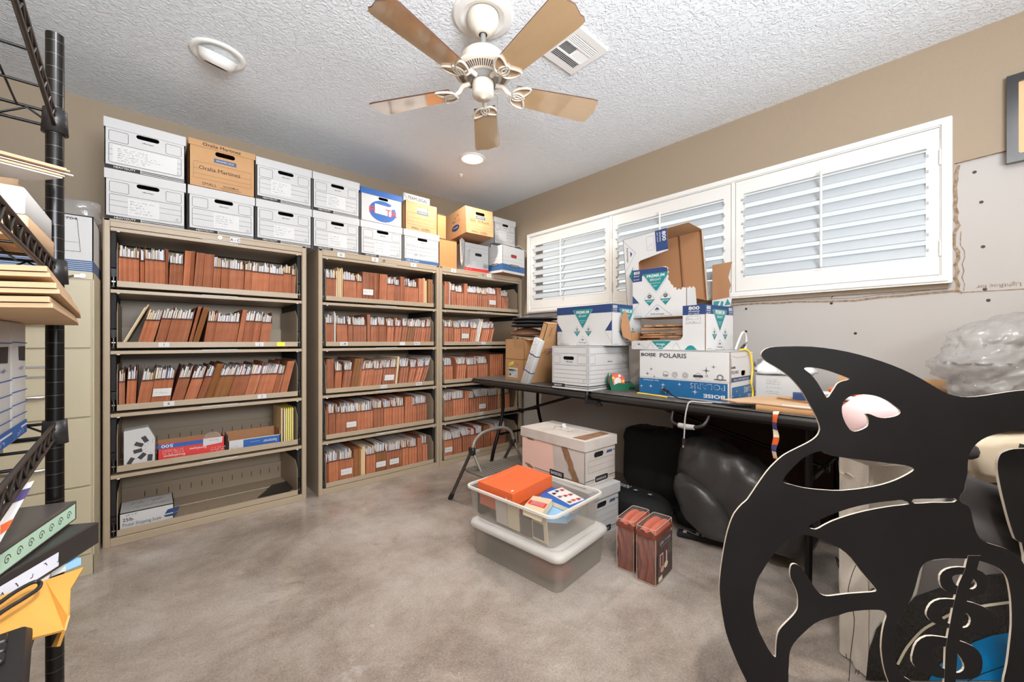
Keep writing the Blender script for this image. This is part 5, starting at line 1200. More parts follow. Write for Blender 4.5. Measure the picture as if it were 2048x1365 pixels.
# ------------------------------------------------------------------ floor: boxes, step stool, tubs
def zp(px, py, z): 
    d = cam_pt(px, py, 1.0) - Vector((0, 0, EYE)); return Vector((0, 0, EYE)) + d * ((z - EYE) / d.z)
def archive(label, x, y, z, a, w, d, h, worn):
    t = thing('archive_box', label, 'box', (x, y, z), a, 'archive boxes on the floor')
    b = MB(); H = h - .006; F = shell(b, w, d, H, 'white_card_old' if worn else 'white_card', (w * .45, H * .66, .085, .03), None, 'white_card')
    D = Draw(b, F['front']); D.box(w * .1, H * .30, w * .97, H * .56, .0014, 'ink_soft', .003); D.line([(w * .1, H * .43), (w * .97, H * .43)], .001, 'ink_soft')
    D.line([(0, H * .13), (w, H * .13)], .004, 'ink_line'); D.line([(0, H * .08), (w, H * .08)], .0015, 'ink_line'); D.fill([(w * .68, H * .64), (w * .72, H * .70), (w * .9, H * .70), (w * .88, H * .64)], 'logo_blue'); D.rect(w * .92, H * .66, w * .99, H * .69, 'ink_soft')
    D.fill(rrect(w * .30, H * .04, w * .76, H * .20, .012), 'card', .0003); D.fill(rrect(w * .315, H * .055, w * .745, H * .185, .010), 'ink', .0005); D.text('BANKERS BOX', w * .52, H * .09, .013, 'card', al='c', w=w * .32, lift=.0011)
    D = Draw(b, F['left'])
    if worn:
        D.line([(d * .22, H * .09), (d, H * .09)], .004, 'ink_line'); D.line([(d * .22, H * .05), (d, H * .05)], .0015, 'ink_line'); D.rect(d * .48, H * .05, d * .70, H * .19, 'ink', .0003); D.text('BANKERS', d * .50, H * .09, .017, 'card', w=d * .17, bold=.02, lift=.0009)
        D.fill([(0, 0), (d * .55, .02), (d * .52, H * .76), (d * .3, H * .80), (0, H * .78)], 'pink_stain', -.0002)
        r = random.Random(3)
        def strip(pts, wd): 
            l = [(x - wd * r.uniform(.35, .6), y) for x, y in pts]; q = [(x + wd * r.uniform(.35, .6), y) for x, y in pts[::-1]]; D.fill(l + q, 'tape_peel', .0012)
        strip([(d * .70 + k * d * .018, H * (.80 - k * .072)) for k in range(11)], .05); strip([(d * .13 + .004 * k, H * (.80 - .02 * k)) for k in range(4)], .06); strip([(d * .1 + .01 * k, H * (.14 - .03 * k)) for k in range(4)], .05)
    b.build('box_body', t)
    b = MB(); lid(b, w, d, H, .055, 'white_card_old' if worn else 'white_card', .005)
    if worn:
        D = Draw(b, frame((0, d, H + .005), (0, -1, 0), (1, 0, 0)), .0006); D.fill([(d * .8, .01), (d * .97, .02), (d * .95, w - .02), (d * .82, w - .01)], 'tape_peel'); D.scrawl(d * .25, w * .55, d * .5, .03, 'ink_line', .002, 3); D.scrawl(d * .3, w * .38, d * .4, .03, 'ink_line', .002, 5)
        b.M = Matrix.Translation((w * .7, d * .6, H + .005)) @ Matrix.Rotation(rad(60), 4, 'X'); b.box(-.03, 0, 0, .025, 0, .001, 'paper'); b.M = Matrix()
    b.build('lid', t, bevel=.0015)
archive('white lidded archive box on the floor beneath the taped pinkish one', 1.662, 1.262, 0, -1.8, .268, .50, .262, False)
archive('worn pinkish-white archive box with torn brown tape, on top of another by the step stool', 1.690, 1.300, .2635, -1.7, .266, .490, .250, True)
# step stool
t = thing('step_stool', 'small grey folding step stool in front of the corner cabinet', 'step stool', (1.54, 2.11, 0))
o = Vector((1.54, 2.11, 0))
FT = {'front_leg': [((1.462, 2.225, 0), (1.545, 2.095, .335)), ((1.83, 2.25, 0), (1.90, 2.085, .338))], 'rear_leg': [((1.605, 1.93, 0), (1.545, 2.095, .335)), ((1.955, 1.92, 0), (1.90, 2.085, .338))]}
for nm, ls in FT.items():
    for p, q in ls:
        b = MB(); p = Vector(p) - o; q = Vector(q) - o; b.tube([p, q], .011 if nm == 'front_leg' else .009, 'gunmetal' if nm == 'front_leg' else 'step_metal', 12); b.tube([p + Vector((0, 0, .001)), p + (q - p).normalized() * .04], .0155, 'rubber', 12); b.build(nm, t)
b = MB(); b.tube(smooth_loop([(0.005, -.015, .33), (.03, -.01, .385), (.10, 0, .425), (.20, 0, .44), (.29, -.005, .435), (.345, -.015, .40), (.36, -.025, .335)], 5, False), .011, 'step_metal', 12); b.build('handle', t)
for x in (.005, .36):
    b = MB(); b.rbox(x - .015, x + .015, -.04, .01, .30, .35, 'black_plastic', .01); b.build('joint', t)
b = MB(); b.rbox(-.015, .345, -.195, .05, .185, .205, 'step_metal', .02, 4)
for k in range(13): b.box(.005 + k * .0255, .018 + k * .0255, -.18, .035, .2045, .2085, 'step_tread')
b.build('tread', t)
# translucent tubs
def tub_shell(b, w, d, h, ins, m, rim):
    def ring(x0, x1, y0, y1, z, r_): return [(p[0], p[1], z) for p in rrect(x0, y0, x1, y1, r_, 5)]
    b.rings([ring(ins, w - ins, ins, d - ins, .001, .03), ring(ins * .8, w - ins * .8, ins * .8, d - ins * .8, h * .2, .035), ring(.006, w - .006, .006, d - .006, h - .004, .04)], m)
    b.add(ring(ins, w - ins, ins, d - ins, .001, .03), [tuple(range(24))[::-1]], m)
def rim_ring(b, w, d, z, m):
    ou = rrect(-.004, -.004, w + .004, d + .004, .045, 5); inn = rrect(.008, .008, w - .008, d - .008, .035, 5); b.prism([ou, inn], z - .010, z, m)
t = thing('storage_tub', 'lidded translucent storage tub on the concrete floor, under the open tub', 'storage tub', (1.222, 1.068, 0), 5.6)
w, d, h = .400, .545, .136; b = MB(); tub_shell(b, w, d, h, .018, 'tub', 'tub_rim'); b.build('tub_body', t)
b = MB(); b.rings([[(p[0], p[1], z) for p in rrect(-g, -g, w + g, d + g, .045, 6)] for g, z in ((.006, .134), (.008, .140), (.008, .152), (.002, .162), (-.016, .166), (-.022, .163), (-.03, .162))], 'tub_lid', capm='tub_lid'); b.add([(p[0], p[1], .162) for p in rrect(.03, .03, w - .03, d - .03, .03, 6)], [tuple(range(28))], 'tub_lid'); b.build('lid', t)
r = random.Random(12)
for i, (x, y, sx, sy, sz, m, lb) in enumerate(((.10, .12, .07, .09, .05, 'paper_red', 'red bag'), (.28, .14, .08, .08, .05, 'dark_grey_cloth', 'dark grey cloth'), (.12, .40, .085, .10, .05, 'black_cloth', 'black cloth'), (.28, .40, .08, .09, .05, 'ink_soft', 'grey cloth'))):
    s_ = thing('cloth_bundle', lb + ' bundle dimly seen inside the lidded tub', 'bundle', Matrix.Translation((1.222, 1.068, 0)) @ Matrix.Rotation(rad(5.6), 4, 'Z') @ Vector((x, y, .004))); bb = MB(); bb.blob((0, 0, sz), (sx, sy, sz), m, 20, 12, .7, .25, 9, i, .0); bb.build('cloth', s_)
s_ = thing('wheel', 'dark round caster wheel dimly seen through the side of the lidded tub', 'wheel', (1.247, 1.31, .055), 5.6); bb = MB(); bb.tube([(0, 0, 0), (.02, 0, 0)], .034, 'ink_soft', 24); bb.tube([(-.002, 0, 0), (.022, 0, 0)], .015, 'dark_metal', 16); bb.build('tyre', s_)
UT = Matrix.Translation((1.226, 1.108, .1675)) @ Matrix.Rotation(rad(4.2), 4, 'Z')
t = thing('storage_tub', 'open translucent storage tub with shoe box and books, on the lidded tub', 'storage tub', UT.to_translation(), 4.2)
w, d, h = .405, .56, .142; b = MB(); tub_shell(b, w, d, h, .022, 'tub_clear', 'tub_rim'); b.build('tub_body', t)
b = MB(); rim_ring(b, w, d, h + .002, 'tub_rim'); b.build('rim', t, bevel=.003)
def intub(x, y, z): return UT @ Vector((x, y, z))
t = thing('shoe_box', 'orange shoe box with a white swoosh in the open tub', 'shoe box', intub(.034, .255, .058), 11, None, (rad(1), rad(-3), rad(5)))
w, d, h = .285, .225, .112; b = MB(); F = shell(b, w, d, h - .004, 'orange', top=False); 
D = Draw(b, F['left']); D = Draw(b, F['front']); 
b.build('box_body', t)
b = MB(); lid(b, w, d, h - .004, .062, 'orange', .003)
sw = [(0, .012), (-.004, .004), (.002, -.004), (.012, -.005), (.034, .009), (.013, .001), (.005, .003)]
D = Draw(b, frame((-.006, d, h - .062), (0, -1, 0), (0, 0, 1)), .0008); D.fill([(d * .84 + x * 1.05, .026 + y * 1.1) for x, y in sw], 'card')
D = Draw(b, frame((0, 0, h + .001), (1, 0, 0), (0, 1, 0)), .0006); D.fill(oval(.02, .02, .008, .006, 12), 'cream'); D.line([(0, d * .85), (w, d * .85)], .002, 'kraft_pale')
b.build('lid', t, bevel=.0015)
def slab(name, label, cat, pix, z, th, m, side=None, art=None):
    P = [zp(*p, z) for p in pix]; c = sum(P, Vector()) / len(P); t = thing(name, label, cat, (c.x, c.y, z - th)); b = MB()
    l = [(p.x - c.x, p.y - c.y) for p in P]; b.prism([l], 0, th, m, side or m)
    if art: art(b, fixdir(l, True), th)
    b.build('cover' if cat != 'magazine' else 'page', t, bevel=.0008); return t
C8 = lambda x, y: (880 + x / 3.412, 800 + y / 3.412)
def q(l, u, v): 
    a, b_, c, d_ = (Vector((p[0], p[1])) for p in l); return tuple((a * (1 - u) + b_ * u) * (1 - v) + (d_ * (1 - u) + c * u) * v)
def art_people(b, l, th):
    D = Draw(b, frame((0, 0, th), (1, 0, 0), (0, 1, 0)), .0006)
    r_ = random.Random(2)
    for i in range(9):
        u, v = .15 + .7 * (i % 3) / 2 + r_.uniform(-.05, .05), .18 + .6 * (i // 3) / 2
        D.fill([q(l, u - .07, v - .10), q(l, u + .07, v - .10), q(l, u + .05, v + .08), q(l, u - .05, v + .08)], r_.choice(('ink', 'navy', 'photo_dark', 'red', 'paper_red')), .0001 * i); D.fill([q(l, u - .035, v + .07), q(l, u + .035, v + .07), q(l, u + .03, v + .17), q(l, u - .03, v + .17)], 'skin_print', .0001 * i)
def art_stripe(b, l, th):
    D = Draw(b, frame((0, 0, th), (1, 0, 0), (0, 1, 0)), .0006); D.fill([q(l, .04, .35), q(l, .96, .35), q(l, .96, .65), q(l, .04, .65)], 'red')
    for k in range(3): D.line([q(l, .2, .42 + k * .08), q(l, .85, .42 + k * .08)], .003, 'card', lift=.0006)
slab('folder', 'pale blue folder under the books in the open tub', 'folder', [C8(*p) for p in ((715, 790), (790, 705), (960, 725), (865, 800))], .268, .03, 'book_paleblue')
slab('book', 'red and white paperback next to the orange shoe box', 'book', [C8(*p) for p in ((565, 735), (690, 785), (765, 680), (635, 655))], .306, .032, 'beige_print', 'cream', art_stripe)
slab('book', 'blue picture book against the rear rim of the open tub', 'book', [C8(*p) for p in ((672, 657), (905, 752), (1005, 682), (757, 595))], .290, .02, 'book_blue', 'cream')
slab('magazine', 'white page with a photo of people lying on the blue book', 'magazine', [C8(*p) for p in ((733, 632), (885, 716), (985, 680), (832, 598))], .294, .003, 'paper', None, art_people)
for i, (y0, y1, m, hh, lb, x0) in enumerate(((.015, .10, 'cream', .118, 'cream paper sheet with a dark photo', .024), (.105, .17, 'photo_dark', .11, 'grey photo sheet', .026), (.18, .25, 'cream', .12, 'cream folder', .025), (.255, .33, 'paper2', .115, 'white paper', .026))):
    s_ = thing('paper_sheet', lb + ' standing against the side of the open tub', 'paper', intub(x0 + .003, y0 + .03, .008), 4.2, None, (0, rad(-5), rad(4.2))); bb = MB(); bb.box(0, .004, 0, y1 - y0, 0, hh, m)
    if i == 0: bb.box(-.0006, 0, .02, y1 - y0 - .004, .01, .08, 'photo_dark')
    bb.build('sheet', s_)
t = thing('dark_case', 'black flat case standing in the far end of the open tub', 'case', intub(.035, .47, .006), 4.2); b = MB(); b.rbox(0, .24, 0, .04, 0, .118, 'black_matte', .01); b.build('case_body', t)
# two zipped bags of rust bedding
def bedding(label, x, y, a, w, d, h, lab):
    t = thing('bedding_bag', label, 'bag', (x, y, 0), a, 'bagged bedding on the floor')
    n = 9; b = MB()
    def fn(u, v, fc):
        z = .004 + v * (h * .86); s_ = noise.noise(Vector((u * 3.5 + x * 9, v * 5.5, fc))) * .006 + noise.noise(Vector((u * 9, v * 3 + fc, 7))) * .004 + .004 * math.sin(u * 16 + 3 * math.sin(v * 5 + fc))
        e = .008
        if fc == 0: return (e + u * (w - 2 * e), e - s_, z)
        if fc == 1: return (w - e + s_, e + u * (d - 2 * e), z)
        if fc == 2: return (w - e - u * (w - 2 * e), d - e + s_, z)
        return (e - s_, d - e - u * (d - 2 * e), z)
    for fc in range(4): b.grid(lambda u, v: fn(u, v, fc), 26, 22, 'comforter')
    b.build('folded_cloth', t)
    b = MB()
    for k in range(2):
        y0, y1 = .008 + k * (d - .016) / 2, .006 + (k + 1) * (d - .016) / 2
        b.grid(lambda u, v: (.008 + u * (w - .016), y0 + v * (y1 - y0), h * .86 + (h * .13) * math.sin(PI * v) ** .5 * (1 - .5 * abs(2 * u - 1) ** 3) + .003 * noise.noise(Vector((u * 8, v * 3, k)))), 14, 10, 'comforter_top')
    b.build('top_fold', t)
    b = MB(); b.rbox(0, w, 0, d, .001, h, 'film_clear', .014, 4); b.build('clear_cover', t)
    b = MB(); zz = h * .83
    b.prism([rrect(-.002, -.002, w + .002, d + .002, .014, 4), rrect(.001, .001, w - .001, d - .001, .012, 4)], zz, zz + .018, 'comforter')
    for z in (.004, h - .004):
        b.tube([(p[0], p[1], z) for p in rrect(.003, .003, w - .003, d - .003, .012, 4)], .0014, 'piping', 6, closed=True)
    for px, py in ((.004, .004), (w - .004, .004), (.004, d - .004)): b.tube([(px, py, .004), (px, py, h - .004)], .0013, 'piping', 6)
    b.build('zip_band', t)
    if lab:
        b = MB(); D = Draw(b, frame((0, -.001, 0), (1, 0, 0), (0, 0, 1)), .0012); D.rect(.016, .012, w - .014, h * .78, 'photo_label'); D.text('allen + roth', w / 2, h * .68, .017, 'card', al='c', w=w * .62)
        D.line([(w * .25, h * .64), (w * .75, h * .64)], .001, 'card', lift=.0008)
        D.fill([(.035, h * .30), (.035, h * .52), (.07, h * .52), (.07, h * .30)], 'card', .0006); D.fill([(.04, h * .30), (.04, h * .50), (.064, h * .50), (.064, h * .30)], 'comforter', .0012); D.rect(.08, h * .3, .098, h * .6, 'comforter', .0006); D.rect(.10, h * .3, .112, h * .5, 'card', .0006); D.rect(.02, .014, .06, .034, 'cream', .0006)
        D.fill(oval(.06, h * .24, .02, .014, 14), 'skin_print', .0006); D.fill(oval(.10, h * .26, .02, .014, 14), 'cream', .0006)
        for k in range(7): D.line([(w * .66, h * (.58 - k * .028)), (w * .88, h * (.58 - k * .028))], .001, 'grey_tab', lift=.0006)
        b.build('printed_label', t)
    return t
bedding('clear zipped bag of folded rust bedding with a printed label side', 1.577, .842, 5.2, .186, .092, .242, True)
bedding('clear zipped bag of folded rust bedding, next to the white archive boxes', 1.596, .956, 7.5, .186, .088, .233, False)
# ------------------------------------------------------------------ under the table
def loft(name_, parent, path, radii, m, seed=0, n=28, amp=.05, flat=None, sc=5, k=6):
    """soft bag along a path, with wrinkles; radii are (across, up)"""
    P = smooth_loop([tuple(p) + tuple(r_) for p, r_ in zip(path, radii)], k, False); rings = []
    for i, p in enumerate(P):
        c = Vector(p[:3]); nx = Vector(P[min(i + 1, len(P) - 1)][:3]) - Vector(P[max(i - 1, 0)][:3]); nx.normalize()
        sd = nx.cross(Vector((0, 0, 1))).normalized(); up = sd.cross(nx).normalized(); ring = []
        for j in range(n):
            a = 2 * PI * j / n; ca, sa = math.cos(a), math.sin(a)
            q = c + sd * (math.copysign(abs(ca) ** .75, ca) * p[3]) + up * (math.copysign(abs(sa) ** .75, sa) * p[4])
            w_ = 1 + amp * noise.fractal(q * sc + Vector((seed * 5.3, 0, seed)), 1, 2, 4) + amp * .22 * math.sin(i * .9 + 2.5 * math.sin(a * 2 + seed))
            q = c + (q - c) * w_
            if flat is not None: q.z = max(q.z, flat)
            ring.append(q)
        rings.append(ring)
    b = MB(); b.rings(rings, m, caps=True); return b.build(name_, parent)
t = thing('suitcase', 'black soft suitcase standing against the wall beneath the table', 'suitcase', (2.50, 1.285, 0), -3)
b = MB(); b.blob((0, 0, .235), (.12, .24, .232), 'black_cloth', 40, 24, .38, .12, 6, 4, .002); b.build('case_body', t)
b = MB()
for x in (-.05, .04): b.tube([(x, .245 * math.cos(k * .2 + .2), .235 + .232 * math.sin(k * .2 + .2)) for k in range(14)], .004, 'dark_metal', 6)
b.build('zip', t)
t = thing('duffel_bag', 'low black sports bag lettered in white lying on the floor behind the archive boxes', 'bag', (2.11, 1.35, .0))
loft('bag_body', t, [(.02, .42, .07), (.0, .36, .08), (-.01, .1, .085), (.02, -.2, .08), (.04, -.30, .06)], [(.03, .03), (.10, .075), (.11, .082), (.105, .078), (.03, .03)], 'black_cloth', 2, 28, .05, .002)
b = MB(); D = Draw(b, frame((-.035, .02, .172), (0, -1, 0), (1, 0, 0)), .004); D.text('OWN', .0, .0, .05, 'card', w=.085, bold=.02)
for x in (.13, .22):
    D.fill([(x + (.016 if k % 2 == 0 else .007) * math.sin(PI * k / 5), .012 + (.016 if k % 2 == 0 else .007) * math.cos(PI * k / 5)) for k in range(10)], 'card')
b.build('printed_letters', t)
t = thing('bag_strap', 'flat black strap with slanted white letters at the edge of the table shadow', 'strap', (2.13, .86, 0))
b = MB(); b.M = Matrix.Rotation(rad(17), 4, 'Z'); b.rbox(-.02, .03, -.17, .14, 0, .03, 'black_cloth', .012)
D = Draw(b, frame((-.016, .0, .0305), (0, -1, 0), (1, 0, 0)), .001); D.text('NIKE', -.11, .0, .036, 'card', w=.24, bold=.03); b.build('webbing', t)
t = thing('garment_bag', 'long black vinyl bag slumped beneath the table behind the bedding bags', 'bag', (2.22, .75, 0))
loft('bag_body', t, [(-.005, .27, .42), (-.01, .23, .41), (-.015, .13, .365), (-.02, -.04, .29), (-.035, -.20, .20), (-.045, -.30, .155), (-.05, -.34, .14)], [(.02, .03), (.10, .12), (.125, .155), (.13, .165), (.125, .15), (.10, .10), (.02, .03)], 'vinyl_black', 5, 44, .12, .002, 7.5, 10)
loft('folded_end', t, [(-.13, .24, .33), (-.13, .20, .28), (-.145, .12, .20), (-.13, .04, .12), (-.11, -.05, .07)], [(.015, .02), (.05, .07), (.06, .10), (.055, .08), (.02, .02)], 'vinyl_black', 7, 26, .12, .002, 9, 6)
t = thing('black_holdall', 'black cloth holdall lying under the long vinyl bag', 'bag', (2.28, .80, 0))
loft('bag_body', t, [(-.01, .30, .05), (0, .26, .052), (0, .20, .055), (-.01, .12, .05), (-.01, .08, .045)], [(.02, .02), (.09, .048), (.10, .05), (.09, .045), (.02, .02)], 'black_cloth', 9, 24, .07, .002)
t = thing('quilt', 'dark brown quilted blanket hanging at the wall beneath the table', 'blanket', (2.715, .90, 0))
b = MB()
def qf(u, v):
    y = .42 - u * .93; z = .006 + v * .685
    x = -.02 + .035 * math.sin(u * 17 + v * 2.2) * (1 - .5 * v) + .006 * abs(math.sin(u * 30)) * abs(math.sin(v * 20)) - .05 * (1 - v) * u
    return (x, y, z)
b.grid(qf, 90, 44, 'brown_quilt'); b.build('cloth', t, solid=.012)
t = thing('cable_tangle', 'tangle of black cables on the floor behind the table leg', 'cables', (2.13, .235, .0))
b = MB(); r = random.Random(4)
for i in range(14):
    c = (r.uniform(-.02, .06), r.uniform(-.05, .05), r.uniform(.03, .11)); pts = []
    for k in range(10):
        a = 2 * PI * k / 10; rr = r.uniform(.04, .08); pts.append((c[0] + rr * math.cos(a), c[1] + rr * math.sin(a) * .7, max(.004, c[2] + r.uniform(-.05, .06))))
    b.tube(smooth_loop(pts, 3), .003, 'black_plastic', 6, closed=True)
b.build('wire', t)['kind'] = 'stuff'
# ------------------------------------------------------------------ right: orca cutout and the heap behind it
s_, c_ = math.sin(YAW), math.cos(YAW)
def rw(r_, w_, z=0): return Vector((c_ * r_ + s_ * w_, -s_ * r_ + c_ * w_, z))
RZ = -math.degrees(YAW)
def plane(w_):      # frame of an upright board facing the doorway: origin on the floor, u to its right, v up
    o = rw(0, w_); return frame(o, (c_, -s_, 0), (0, 0, 1))
def K(w_, ox, oy, sc, pts): return [((ox + x / sc - 1024) / FPX * w_, EYE - (oy + y / sc - 682.5) / FPX * w_) for x, y in pts]
WO = 1.05
k1 = lambda p: K(WO, 1400, 600, 3.16, p)
k3 = lambda p: K(WO, 1420, 960, 3.261, p)
outer = k1([(388, 345), (400, 322), (440, 302), (530, 295), (700, 296), (860, 315), (1000, 345), (1150, 390), (1280, 440), (1400, 500), (1500, 560), (1570, 595), (1650, 613), (1740, 613), (1840, 600), (1950, 583), (2048, 572), (2180, 572), (2260, 640), (2250, 760), (2180, 812), (2048, 820), (1950, 832), (1850, 855), (1780, 885), (1730, 930), (1700, 985), (1692, 1050), (1690, 1100)]) \
  + k3([(1664, 20), (1655, 70), (1632, 100), (1625, 130), (1645, 155), (1680, 170), (1702, 205), (1715, 270), (1740, 350), (1780, 400), (1850, 425), (1940, 455), (2010, 500), (2060, 575), (2120, 700), (2145, 900), (2150, 1100), (2110, 1350), (2060, 1520), (2000, 1672), (1300, 1672), (420, 1672), (330, 1520), (240, 1321), (190, 1220), (140, 1100), (105, 1000), (85, 900), (70, 800), (62, 700), (70, 600), (85, 490), (105, 380), (130, 290), (160, 220), (210, 160)]) \
  + k1([(300, 1264), (350, 1190), (420, 1090), (470, 1035), (520, 990), (560, 965), (620, 935), (680, 905), (720, 880), (745, 855), (757, 828), (757, 800), (740, 750), (710, 690), (680, 640), (640, 570), (590, 510), (540, 465), (480, 425), (420, 390), (395, 365)])
H1 = k1([(658, 437), (680, 428), (740, 432), (800, 445), (860, 465), (920, 488), (945, 503), (900, 515), (870, 530), (850, 560), (830, 590), (815, 612), (800, 618), (788, 600), (770, 570), (740, 520), (700, 470)])
H2 = k1([(1000, 598), (1060, 600), (1120, 610), (1180, 635), (1230, 670), (1265, 700), (1262, 722), (1230, 738), (1170, 748), (1120, 742), (1080, 725), (1046, 720), (1062, 745), (1065, 785), (1050, 808), (1000, 830), (960, 830), (935, 805), (910, 760), (897, 710), (900, 660), (920, 630), (955, 608)])
H3 = k1([(524, 1140), (560, 1090), (640, 1010), (700, 975), (760, 958), (800, 975), (850, 990), (960, 1005), (1100, 1022), (1250, 1040), (1320, 1053), (1353, 1073), (1320, 1100), (1240, 1140), (1150, 1170), (1050, 1190), (900, 1207), (780, 1203), (660, 1190), (580, 1170), (535, 1158)])
H4 = k3([(642, 305), (720, 260), (800, 225), (900, 190), (1000, 165), (1100, 148), (1200, 137), (1255, 133), (1300, 160), (1200, 172), (1100, 188), (1000, 208), (900, 235), (800, 270), (740, 300), (690, 325)])
H4b = k3([(1325, 128), (1450, 124), (1595, 121), (1592, 148), (1450, 150), (1335, 156)])
H5 = k3([(580, 360), (650, 365), (700, 380), (760, 405), (850, 450), (920, 510), (980, 590), (1040, 660), (1078, 708), (1080, 730), (1000, 738), (900, 745), (820, 755), (760, 760), (720, 745), (690, 715), (660, 670), (630, 620), (600, 580), (570, 555), (545, 550), (528, 565), (522, 610), (530, 650), (555, 700), (572, 750), (575, 810), (568, 850), (540, 890), (490, 940), (455, 980), (440, 1020), (433, 1080), (430, 1150), (424, 1157), (405, 1140), (380, 1105), (340, 1030), (310, 960), (290, 880), (282, 800), (290, 730), (310, 650), (340, 600), (370, 550), (420, 480), (480, 420), (530, 375)])
H6 = k3([(760, 905), (840, 885), (900, 865), (1000, 852), (1100, 850), (1140, 863), (1152, 890), (1140, 930), (1125, 1000), (1118, 1100), (1130, 1200), (1150, 1280), (1190, 1400), (1180, 1540), (1060, 1600), (620, 1600), (540, 1500), (512, 1321), (515, 1200), (520, 1130), (545, 1070), (600, 1010), (680, 940)])
H7 = k3([(1430, 530), (1520, 515), (1680, 515), (1760, 530), (1850, 560), (1910, 600), (1940, 650), (1955, 720), (1965, 800), (1968, 950), (1955, 1080), (1940, 1200), (1920, 1290), (1880, 1440), (1700, 1560), (1450, 1480), (1330, 1330), (1270, 1290), (1225, 1230), (1205, 1150), (1200, 1080), (1210, 980), (1230, 910), (1280, 830), (1320, 760), (1350, 660), (1365, 600), (1390, 555)])
t = thing('orca_cutout', 'large black orca silhouette board with cut-out eye, fin and belly shapes, standing on the floor', 'cutout', rw(1.0, WO)); inv = Matrix.Translation(rw(1.0, WO)).inverted()
b = MB(); b.M = inv
b.prism([smooth_loop(outer, 2)] + [smooth_loop(h_, 2) for h_ in (H1, H2, H3, H4, H4b, H5, H6, H7)], -.0048, 0, 'orca', 'orca_edge', F=plane(WO)); b.build('board', t)
b = MB(); b.M = inv
b.prism([k3([(1682, 495), (1765, 495), (1735, 600), (1700, 680), (1672, 800), (1640, 1000), (1615, 1100), (1605, 1250), (1585, 1565), (1515, 1565), (1530, 1250), (1535, 1100), (1560, 960), (1590, 800), (1620, 680), (1660, 590)])], -.0044, .0006, 'orca', 'orca_edge', F=plane(WO))
for o_, i_ in (([(1500, 625), (1540, 585), (1620, 570), (1740, 585), (1800, 625), (1812, 680), (1790, 735), (1720, 765), (1620, 755), (1545, 730), (1505, 690)], [(1578, 640), (1600, 622), (1660, 620), (1725, 655), (1740, 690), (1712, 715), (1650, 705), (1600, 685)]),
               ([(1412, 865), (1440, 810), (1500, 780), (1600, 782), (1720, 805), (1830, 855), (1872, 905), (1860, 965), (1800, 1000), (1680, 995), (1560, 970), (1460, 935), (1420, 900)], [(1497, 875), (1520, 840), (1590, 835), (1680, 875), (1700, 920), (1680, 960), (1630, 965), (1550, 935)]),
               ([(1325, 1120), (1350, 1060), (1410, 1022), (1500, 1025), (1620, 1050), (1720, 1090), (1770, 1150), (1775, 1230), (1740, 1290), (1640, 1305), (1480, 1290), (1370, 1245), (1318, 1190)], [(1447, 1120), (1470, 1092), (1540, 1090), (1610, 1130), (1655, 1200), (1650, 1245), (1600, 1262), (1520, 1230), (1462, 1175)])):
    b.prism([smooth_loop(k3(o_), 2), smooth_loop(k3(i_), 2)], -.0046, .0003, 'orca', 'orca_edge', F=plane(WO))
b.build('totem', t)
t = thing('black_board', 'second black board with a rounded edge behind the orca tail', 'board', rw(1.45, 1.125))
b = MB(); b.M = Matrix.Translation(rw(1.45, 1.125)).inverted()
b.prism([smooth_loop(K(1.125, 1640, 880, 2.814, [(1000, 160), (1010, 95), (1045, 66), (1148, 50), (1500, 60), (1560, 200), (1540, 700), (1500, 1290), (1240, 1900), (1180, 1300), (1150, 650), (1100, 560), (1060, 440), (1020, 280)]), 3)], -.007, 0, 'orca', 'orca_edge', F=plane(1.125))
lo = min((v.z for v in b.v)); base = -lo
for v in b.v:
    pass
b.build('board', t)
def heap(name, label, cat, r_, w_, z): return thing(name, label, cat, rw(r_, w_, z), RZ)
# printed woven tote
t = heap('woven_tote', 'tall white woven tote with black mesh panel and blue patch behind the orca cutout', 'bag', 1.092, 1.225, 0)
W, D_, H = .48, .11, .655
b = MB()
def tk(u): k_ = min(max((u - .35) / .35, 0), 1); return 1 - .17 * k_ * k_ * (3 - 2 * k_)
def side(u, v, fc):
    z = .003 + v * H * tk({0: u, 1: 1, 2: 1 - u, 3: 0}[fc]); e = .008 * noise.noise(Vector((u * 4, v * 5, fc * 3))) + .010 * noise.noise(Vector((u * 2, v * 9, fc)))
    if fc == 0: return (u * W, -.001 - abs(e) * .25, z)
    if fc == 1: return (W + e, u * D_, z)
    if fc == 2: return (W - u * W, D_ + e, z)
    return (e * (1 if 0 < u < 1 else .3) - .0, D_ - u * D_, z)
for fc in range(4): b.grid(lambda u, v: side(u, v, fc), 20, 30, 'sack_white')
b.grid(lambda u, v: (u * W, v * D_, H * tk(u) - .05 + .05 * math.sin(PI * u) * math.sin(PI * v) + .02 * noise.noise(Vector((u * 5, v * 5, 2)))), 16, 12, 'sack_white')
b.build('bag_body', t)
WS = 1.225
def S5(pts): return [(min(x - 1.092, .477), max(y, .004)) for x, y in K(WS, 1640, 880, 2.814, pts)]
b = MB(); D = Draw(b, frame((0, 0, 0), (1, 0, 0), (0, 0, 1)), .0045)
D.fill(S5([(450, 960), (540, 870), (580, 680), (820, 655), (1040, 715), (1100, 720), (1100, 760), (930, 757), (800, 832), (700, 817), (530, 877)]), 'grey_cloth')
D.fill(S5([(250, 1365), (265, 1190), (310, 1060), (370, 990), (450, 960), (530, 875), (700, 815), (800, 830), (930, 755), (1040, 745), (1240, 760), (1240, 1700), (260, 1700)]), 'mesh_black', .0004)
D.fill(S5([(560, 1700), (600, 1365), (650, 1270), (700, 1230), (860, 1130), (960, 1095), (1080, 1075), (1240, 1060), (1240, 1700)]), 'sky_blue', .0010)
